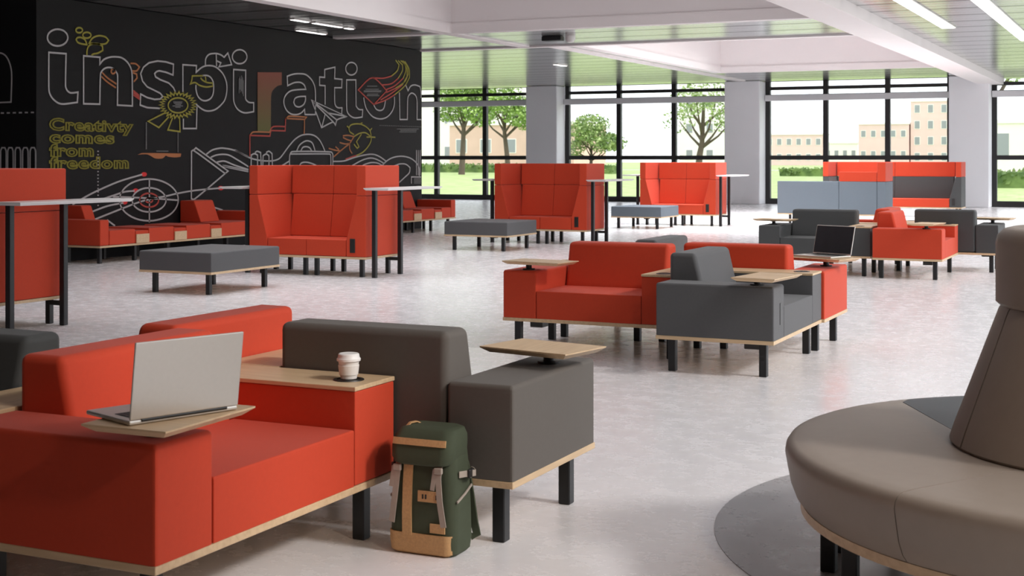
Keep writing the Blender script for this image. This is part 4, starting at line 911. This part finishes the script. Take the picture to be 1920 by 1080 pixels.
# ---------------------------------------------------------------- round sofa
RC = (-0.12, 4.94)
t = thing('round_sofa', 'round taupe sofa with a tall cone shaped centre back, cut by the right edge', 'sofa', (RC[0], RC[1], 0))
obj('base_ring', lathe([(0.45, ZB0), (1.035, ZB0), (1.035, ZB1+0.005), (0.45, ZB1+0.005)], 96, cap='ring'), M['wood'], t)
prof = [(0.50, ZB1+0.006), (1.033, ZB1+0.006), (1.052, 0.27), (1.068, 0.31), (1.078, 0.36), (1.086, 0.405), (1.083, 0.425), (1.072, 0.441), (1.052, 0.449), (1.0, 0.452), (0.50, 0.452)]
def edge_136(r_):                                      # the charcoal piece ends in a straight slanting seam
    f = min(1, max(0, (r_-0.56)/(1.086-0.56))); return 181-(181-136.5)*f
def seat_piece(fa, fb, nseg, m, lb=None):
    q = bmesh.new(); cols = []
    for i in range(nseg+1):
        cols.append([q.verts.new((r_*math.cos(math.radians(fa(r_)+(fb(r_)-fa(r_))*i/nseg)), r_*math.sin(math.radians(fa(r_)+(fb(r_)-fa(r_))*i/nseg)), z_)) for r_, z_ in prof])
    for A, B in zip(cols, cols[1:]):
        for j in range(len(prof)): q.faces.new((A[j], B[j], B[(j+1) % len(prof)], A[(j+1) % len(prof)]))
    q.faces.new(cols[0]); q.faces.new(cols[-1][::-1]); bmesh.ops.recalc_face_normals(q, faces=q.faces)
    obj('seat', q, m, t, label=lb)
seat_piece(lambda r: 58, lambda r: edge_136(r)-0.2, 26, M['leather_dark'], 'charcoal seat segment')
seat_piece(lambda r: edge_136(r)+0.1, lambda r: 237.9, 40, M['leather'])
for a_, b_ in ((238, 298), (298, 358), (358, 418)): seat_piece(lambda r, a_=a_: a_+0.1, lambda r, b_=b_: b_-0.1, 22, M['leather'])
for i in range(8):
    a0, a1 = math.radians(28+i*45+0.5), math.radians(28+(i+1)*45-0.5)
    obj('backrest', lathe([(0.05, 0.453), (0.538, 0.453), (0.545, 0.462), (0.533, 0.50), (0.388, 0.90), (0.380, 0.912), (0.05, 0.912)], 14, a0, a1), M['leather'], t)
obj('headrest', lathe([(0.001, 0.914), (0.386, 0.914), (0.398, 0.925), (0.398, 1.12), (0.392, 1.145), (0.372, 1.165), (0.345, 1.172), (0.001, 1.176)], 96), M['leather'], t)
obj('core', lathe([(0.03, ZB1+0.006), (0.04, ZB1+0.006), (0.04, 0.9), (0.03, 0.9)], 16, cap='ring'), M['black'], t)
for ang in (179, 194, 214, 240, 268, 300, 330, 0, 40, 80, 120, 150):
    a = math.radians(ang); x, y = 0.94*math.cos(a), 0.94*math.sin(a)
    leg(x, y, ZB0, t)

# ---------------------------------------------------------------- small things
def laptop(label, loc, rz, lean, screen_col='screen'):
    """hinge along local y at x 0; keyboard towards +x, lid leans back to -x"""
    t = thing('laptop', label, 'laptop', loc, rz)
    W, D = 0.355, 0.245
    bs = obj('base', box(0.0, D, -W/2, W/2, 0.001, 0.014, r=0.004, seg=2), M['alu'], t)
    kb = bmesh.new()
    for r_ in range(6):
        n = 14 if r_ < 5 else 8
        for c_ in range(n):
            w = (W-0.05)/n; y0 = -W/2+0.025+c_*w
            box(0.03+r_*0.0165, 0.03+r_*0.0165+0.0145, y0+0.001, y0+w-0.001, 0.0141, 0.0152, bm=kb)
    obj('keyboard', kb, M['keys'], bs, smooth=False)
    obj('trackpad', box(0.145, 0.215, -0.05, 0.05, 0.0141, 0.0145), M['alu'], bs, smooth=False)
    mtx = Matrix.Translation((0.004, 0, 0.016)) @ Matrix.Rotation(-lean, 4, 'Y')
    ld = bmesh.new(); merge(ld, box(-0.008, 0.0, -W/2, W/2, 0.0, 0.222, r=0.0035, seg=2), mtx)
    lo = obj('lid', ld, M['alu'], t)
    sb = bmesh.new(); merge(sb, box(0.0002, 0.0012, -W/2+0.006, W/2-0.006, 0.008, 0.215), mtx)
    obj('screen', sb, M[screen_col], lo, smooth=False)
    hb = bmesh.new(); merge(hb, tube([(0.002, -0.14, 0.012), (0.002, 0.14, 0.012)], 0.006, 10)); obj('hinge', hb, M['plastic'], bs)
    return t
# hinge from (-2.60,3.03) to (-2.48,3.37); keyboard towards (-0.94,0.34)
laptop('open silver laptop seen from behind on the swivel table of the nearest red sofa', (-2.545, 3.20, 0.6555), math.atan2(0.335, -0.942), math.radians(8))
laptop('open laptop with a dark screen on the red arm of the middle cluster', (-2.30, 10.60, 0.6555), math.atan2(-0.90, -0.42), math.radians(14))
t = thing('paper_cup', 'white takeaway paper cup with lid on the black ring of the wooden arm', 'cup', (-2.70, 4.33, ARM+0.0105))
obj('cup_body', lathe([(0.001, 0.001), (0.029, 0.001), (0.030, 0.004), (0.038, 0.068), (0.001, 0.068)], 32), M['paper'], t)
obj('sleeve', lathe([(0.0325, 0.014), (0.0345, 0.016), (0.0385, 0.050), (0.0372, 0.052), (0.034, 0.03)], 32, cap='ring'), M['paper'], t)
obj('lid', lathe([(0.036, 0.066), (0.0435, 0.066), (0.0438, 0.074), (0.040, 0.078), (0.038, 0.090), (0.034, 0.093), (0.001, 0.092)], 32), M['lid'], t)

# backpack: front faces -Y, leaning on the taupe sofa
t = thing('backpack', 'green canvas backpack with cork trims standing on the floor against the taupe sofa', 'backpack', (-2.375, 4.365, 0), 0.02)
def blob(profile_rows, bm=None):
    """stack of rounded rectangles: (z, cx, cy, half width, half depth, corner)"""
    bm = bm or bmesh.new(); q = bmesh.new(); rings = []
    for z, cx, cy, hw, hd, c in profile_rows:
        ring = []
        for k, (sx, sy) in enumerate(((1, -1), (1, 1), (-1, 1), (-1, -1))):
            a0 = (-PI/2, 0, PI/2, PI)[k]
            for j in range(6):
                a = a0+j*(PI/2)/5; ring.append(q.verts.new((cx+sx*(hw-c)+c*math.cos(a), cy+sy*(hd-c)+c*math.sin(a), z)))
        rings.append(ring)
    n = len(rings[0])
    for A, B in zip(rings, rings[1:]):
        for k in range(n): q.faces.new((A[k], A[(k+1) % n], B[(k+1) % n], B[k]))
    q.faces.new(rings[0][::-1]); q.faces.new(rings[-1]); bmesh.ops.recalc_face_normals(q, faces=q.faces)
    merge(bm, q); return bm
body = blob([(0.002, 0, 0.0, 0.118, 0.068, 0.03), (0.012, 0, 0, 0.128, 0.078, 0.035), (0.05, 0, 0, 0.132, 0.083, 0.035), (0.15, 0, 0, 0.131, 0.084, 0.04), (0.25, 0, 0.002, 0.127, 0.08, 0.04),
             (0.33, 0, 0.006, 0.122, 0.074, 0.04), (0.38, 0, 0.012, 0.117, 0.066, 0.04), (0.40, 0, 0.015, 0.105, 0.055, 0.035)])
obj('bag_body', body, M['canvas'], t)
flap = blob([(0.318, 0, -0.020, 0.090, 0.066, 0.03), (0.325, 0, -0.021, 0.108, 0.078, 0.035), (0.345, 0, -0.018, 0.120, 0.086, 0.04), (0.385, 0, -0.012, 0.122, 0.087, 0.04), (0.415, 0, 0.0, 0.118, 0.082, 0.04), (0.438, 0.0, 0.012, 0.105, 0.068, 0.035), (0.446, 0, 0.016, 0.085, 0.05, 0.03)])
fl = obj('lid_flap', flap, M['canvas'], t)
obj('cork_band', strip([(-0.104, -0.0925, 0.402), (-0.085, -0.0955, 0.402), (0, -0.096, 0.402), (0.085, -0.0955, 0.402), (0.104, -0.0925, 0.402)], 0.024, 0.006, (0, -1, 0.25)), M['cork'], fl)
obj('handle', strip([(-0.085, -0.03, 0.438), (-0.078, -0.015, 0.452), (-0.068, 0.015, 0.452), (-0.062, 0.03, 0.444)], 0.012, 0.004, (0, 0, 1)), M['cork'], fl)
obj('cork_base', blob([(0.003, -0.004, -0.038, 0.118, 0.034, 0.03), (0.012, -0.004, -0.045, 0.1275, 0.0375, 0.034), (0.05, -0.004, -0.049, 0.1305, 0.0385, 0.035), (0.078, -0.004, -0.049, 0.1305, 0.0395, 0.036)]), M['cork'], t)
obj('cork_stripe', strip([(-0.052, -0.0875, 0.07), (-0.052, -0.0885, 0.15), (-0.052, -0.083, 0.25), (-0.052, -0.073, 0.33)], 0.036, 0.006, (0, -1, 0)), M['cork'], t)
pt = obj('cork_patch', strip([(-0.008, -0.0875, 0.212), (0.075, -0.0875, 0.212)], 0.038, 0.006, (0, -1, 0.05)), M['cork'], t)
for x in (0.012, 0.024, 0.066): obj('slot', box(x-0.003, x+0.003, -0.0920, -0.0902, 0.204, 0.220), M['keys'], pt, smooth=False)
obj('cork_tag', strip([(0.040, -0.0885, 0.103), (0.098, -0.0885, 0.103)], 0.032, 0.005, (0, -1, 0)), M['cork'], t)
for s, lx in ((-1, -0.088), (1, 0.075)):
    st = obj('strap', strip([(lx, -0.080, 0.335), (lx, -0.095, 0.28), (lx+0.008*s, -0.099, 0.20), (lx+0.014*s, -0.098, 0.16), (lx+0.021*s, -0.096, 0.112)], 0.022, 0.003, (0, -1, 0)), M['webbing'], t)
    obj('strap_end', strip([(lx-0.016, -0.088, 0.31), (lx-0.018, -0.096, 0.27), (lx-0.022, -0.098, 0.238)], 0.016, 0.003, (0, -1, 0)), M['webbing'], st)
    obj('buckle', box(lx-0.016, lx+0.016, -0.1, -0.088, 0.296, 0.318, r=0.003, seg=1), M['webbing'], st)
    sx = s*0.131
    sd = obj('side_strap', strip([(sx*0.99, -0.04, 0.288), (sx+s*0.012, -0.015, 0.288), (sx+s*0.034, 0.02, 0.287), (sx+s*0.012, 0.05, 0.287), (sx*0.98, 0.06, 0.287)], 0.022, 0.003, (s, 0, 0.01)), M['webbing'], t)
    obj('side_buckle', box(sx+s*0.022-0.006, sx+s*0.022+0.006, -0.012, 0.022, 0.272, 0.303, r=0.003, seg=1), M['plastic'], sd)
    obj('pocket_piping', strip([(s*0.1325, -0.06, 0.195), (s*0.1345, 0.0, 0.215), (s*0.133, 0.055, 0.235)], 0.008, 0.004, (s, 0, 0)), M['webbing'], t)
for s in (-1, 1):
    obj('shoulder_strap', strip([(s*0.06, 0.075, 0.37), (s*0.085, 0.10, 0.30), (s*0.105, 0.104, 0.18), (s*0.122, 0.098, 0.09), (s*0.138, 0.088, 0.05), (s*0.120, 0.074, 0.045)], 0.03, 0.008, (0, 1, 0.05)), M['canvas'], t)

# ---------------------------------------------------------------- outside
def gz(y): return -0.12
bm = quad([(-260, 42.4, -0.12), (160, 42.4, -0.12), (160, 520, -0.12), (-260, 520, -0.12)])
o = struct('ground', bm, M['lawn'])
bm = box(5.3, 160, -60, 42.4, -0.3, -0.12); struct('ground', bm, M['path'])
bm = bmesh.new(); box(-160, 60, 42.5, 50.0, -0.12, -0.09, bm=bm); box(-160, 60, 168, 176, -0.12, -0.09, bm=bm); struct('path', bm, M['path'])
box_ = box
def leaves(bm, c, rad, n, s, flat=1.0):
    for _ in range(n):
        while True:
            p = Vector((random.uniform(-1, 1), random.uniform(-1, 1), random.uniform(-1, 1)))
            if 0.35 < p.length < 1: break
        p = Vector((c[0]+p.x*rad[0], c[1]+p.y*rad[1], c[2]+p.z*rad[2]))
        u = Vector((random.gauss(0, 1), random.gauss(0, 1), random.gauss(0, 1))).normalized(); v = u.orthogonal().normalized()
        v = (v*math.cos(1.7)+u.cross(v)*math.sin(random.uniform(0, 6))).normalized(); a = s*random.uniform(0.6, 1.3)
        bm.faces.new([bm.verts.new(p+u*a), bm.verts.new(p+v*a*0.6), bm.verts.new(p-u*a), bm.verts.new(p-v*a*0.6)])
def tree(label, x, y, h, rad, lean=0.0, leafm='leaf', n=2600, s=0.20, low=0.42):
    t = thing('tree', label, 'tree', (x, y, -0.12), 0, 'trees on the lawn outside')
    tr = bmesh.new()
    tube([(0, 0, 0), (lean*0.3, 0.05, h*0.2), (lean*0.7, 0, h*low), (lean, 0.1, h*0.72)], [h*0.034, h*0.027, h*0.022, h*0.010], 10, bm=tr)
    cl = []
    for i in range(9):
        a = i*2.4; q = h*(low+0.06*(i % 4)); r_ = rad*random.uniform(0.45, 0.8)
        e = (lean*0.7+r_*math.cos(a), r_*math.sin(a), q+h*random.uniform(0.12, 0.3)); cl.append(e)
        tube([(lean*0.7, 0, q-h*0.04), ((lean*0.7+e[0])/2, e[1]/2, q+h*0.06), e], [h*0.014, h*0.009, h*0.004], 6, bm=tr)
    obj('trunk', tr, M['bark'], t)
    lf = bmesh.new()
    for e in cl: leaves(lf, (e[0], e[1], e[2]), (rad*0.42, rad*0.42, rad*0.30), n//11, s)
    leaves(lf, (lean, 0, h*0.82), (rad*0.65, rad*0.65, h*0.17), n//4, s)
    obj('foliage', lf, M[leafm], t, smooth=False)
tree('left leafy tree with a dark trunk outside the left window', -59.7, 115.6, 9.6, 3.4, 0.3, n=3800, s=0.17)
tree('second leafy tree outside the left window, beside the first column', -60.2, 126.9, 9.4, 3.6, -0.6, n=3800, s=0.17)
tree('pale green rounded tree outside the second window', -52.6, 130.3, 6.1, 3.0, 0.1, 'leaf_pale', n=3400, s=0.18, low=0.25)
tree('tree with loose hanging branches outside the second window, next to the middle column', -33.0, 104.0, 9.0, 3.3, 0.5, 'leaf_pale', n=1500, s=0.15, low=0.30)
tree('tree with a pale leaning trunk outside the right hand window', -12.2, 104.5, 10.5, 3.2, 0.9, 'leaf_pale', n=900, s=0.15, low=0.55)
def hedge(label, x0, x1, y, h):
    t = bmesh.new()
    n = int((x1-x0)*90)
    for _ in range(n):
        p = Vector((random.uniform(x0, x1), y+random.uniform(-0.9, 0.9), -0.12+h*math.sqrt(random.random())*random.uniform(0.75, 1.05)))
        u = Vector((random.gauss(0, 1), random.gauss(0, 1), random.gauss(0, 1))).normalized(); v = u.orthogonal().normalized(); a = random.uniform(0.10, 0.2)
        t.faces.new([t.verts.new(p+u*a), t.verts.new(p+v*a*0.7), t.verts.new(p-u*a), t.verts.new(p-v*a*0.7)])
    box(x0+0.1, x1-0.1, y-0.75, y+0.75, -0.119, h*0.72, bm=t)
    o = obj('hedge', t, M['hedge'], None, smooth=False); tag(o, label, 'hedge')
hedge('low clipped hedge behind the lawn outside the left window', -76, -60.5, 134, 0.95)
hedge('low clipped hedge outside the left window beside the column', -56, -49, 128, 0.9)
hedge('short dark shrub row on the lawn outside the third window', -30.0, -25.5, 118, 0.7)
hedge('taller clipped hedge outside the right hand window, nearer one', -10.2, -4.5, 76, 0.95)
hedge('long clipped hedge outside the right hand window, farther one', -14.5, -6.0, 90, 0.75)
def building(label, x, y, w, d, h, m, cols, rows, parapet=0.4, ww=0.9, wh=1.3, roof=None, rz=0.0):
    t = thing('building', label, 'building', (x, y, -0.12), rz)
    obj('wall', box(0, w, 0, d, 0, h), M[m], t, smooth=False)
    rf = obj('roof', box(-0.2, w+0.2, -0.2, d+0.2, h+0.001, h+parapet), M['stone'], t, smooth=False)
    for r_ in range(rows):
        for c_ in range(cols):
            cx = w*(c_+0.5)/cols; cz = h*(r_+0.55)/rows
            f = obj('window', box(cx-ww/2-0.1, cx+ww/2+0.1, -0.06, -0.001, cz-wh/2-0.1, cz+wh/2+0.1), M['stone'], t, smooth=False)
            obj('pane', box(cx-ww/2, cx+ww/2, -0.08, -0.061, cz-wh/2, cz+wh/2), M['bglass'], f, smooth=False)
building('pale brick building behind the trees outside the left window', -77, 146, 16.0, 10, 5.4, 'brick', 5, 1, ww=1.3, wh=1.5)
building('low rose brick block far beyond the third window', -79, 297, 12.5, 10, 6.6, 'brick2', 6, 2, rz=0.1)
building('low white block far beyond the third window, between two brick blocks', -73.5, 330, 8, 10, 5.0, 'stone', 4, 1)
building('stepped rose brick block far beyond the third window', -60.0, 303, 10.5, 10, 8.8, 'brick2', 5, 2)
building('tallest rose brick block far beyond the third window, beside the right column', -49.2, 304, 11, 12, 13.6, 'brick2', 4, 4, ww=1.0, wh=1.6)
building('cream and brick building outside the right hand window', -18.2, 158, 16, 12, 5.3, 'stone', 4, 1, ww=1.9, wh=2.6)
building('large pale building high beyond the left window edge', -100, 160, 22, 12, 13.0, 'stone', 5, 3)
building('tall cream building beyond the second window', -63, 190, 9, 12, 15, 'stone', 3, 4)
# white railings outside the right hand window
t = thing('railing', 'low white railing behind the hedges outside the right hand window', 'railing', (-15.5, 116, -0.12))
obj('rail', box(0, 12, -0.04, 0.04, 1.0, 1.1, bm=box(0, 12, -0.03, 0.03, 0.5, 0.56)), M['stone'], t, smooth=False)
for i in range(13): obj('post', box(i*0.98-0.03+0.1, i*0.98+0.03+0.1, -0.03, 0.03, 0, 1.0), M['stone'], t, smooth=False)
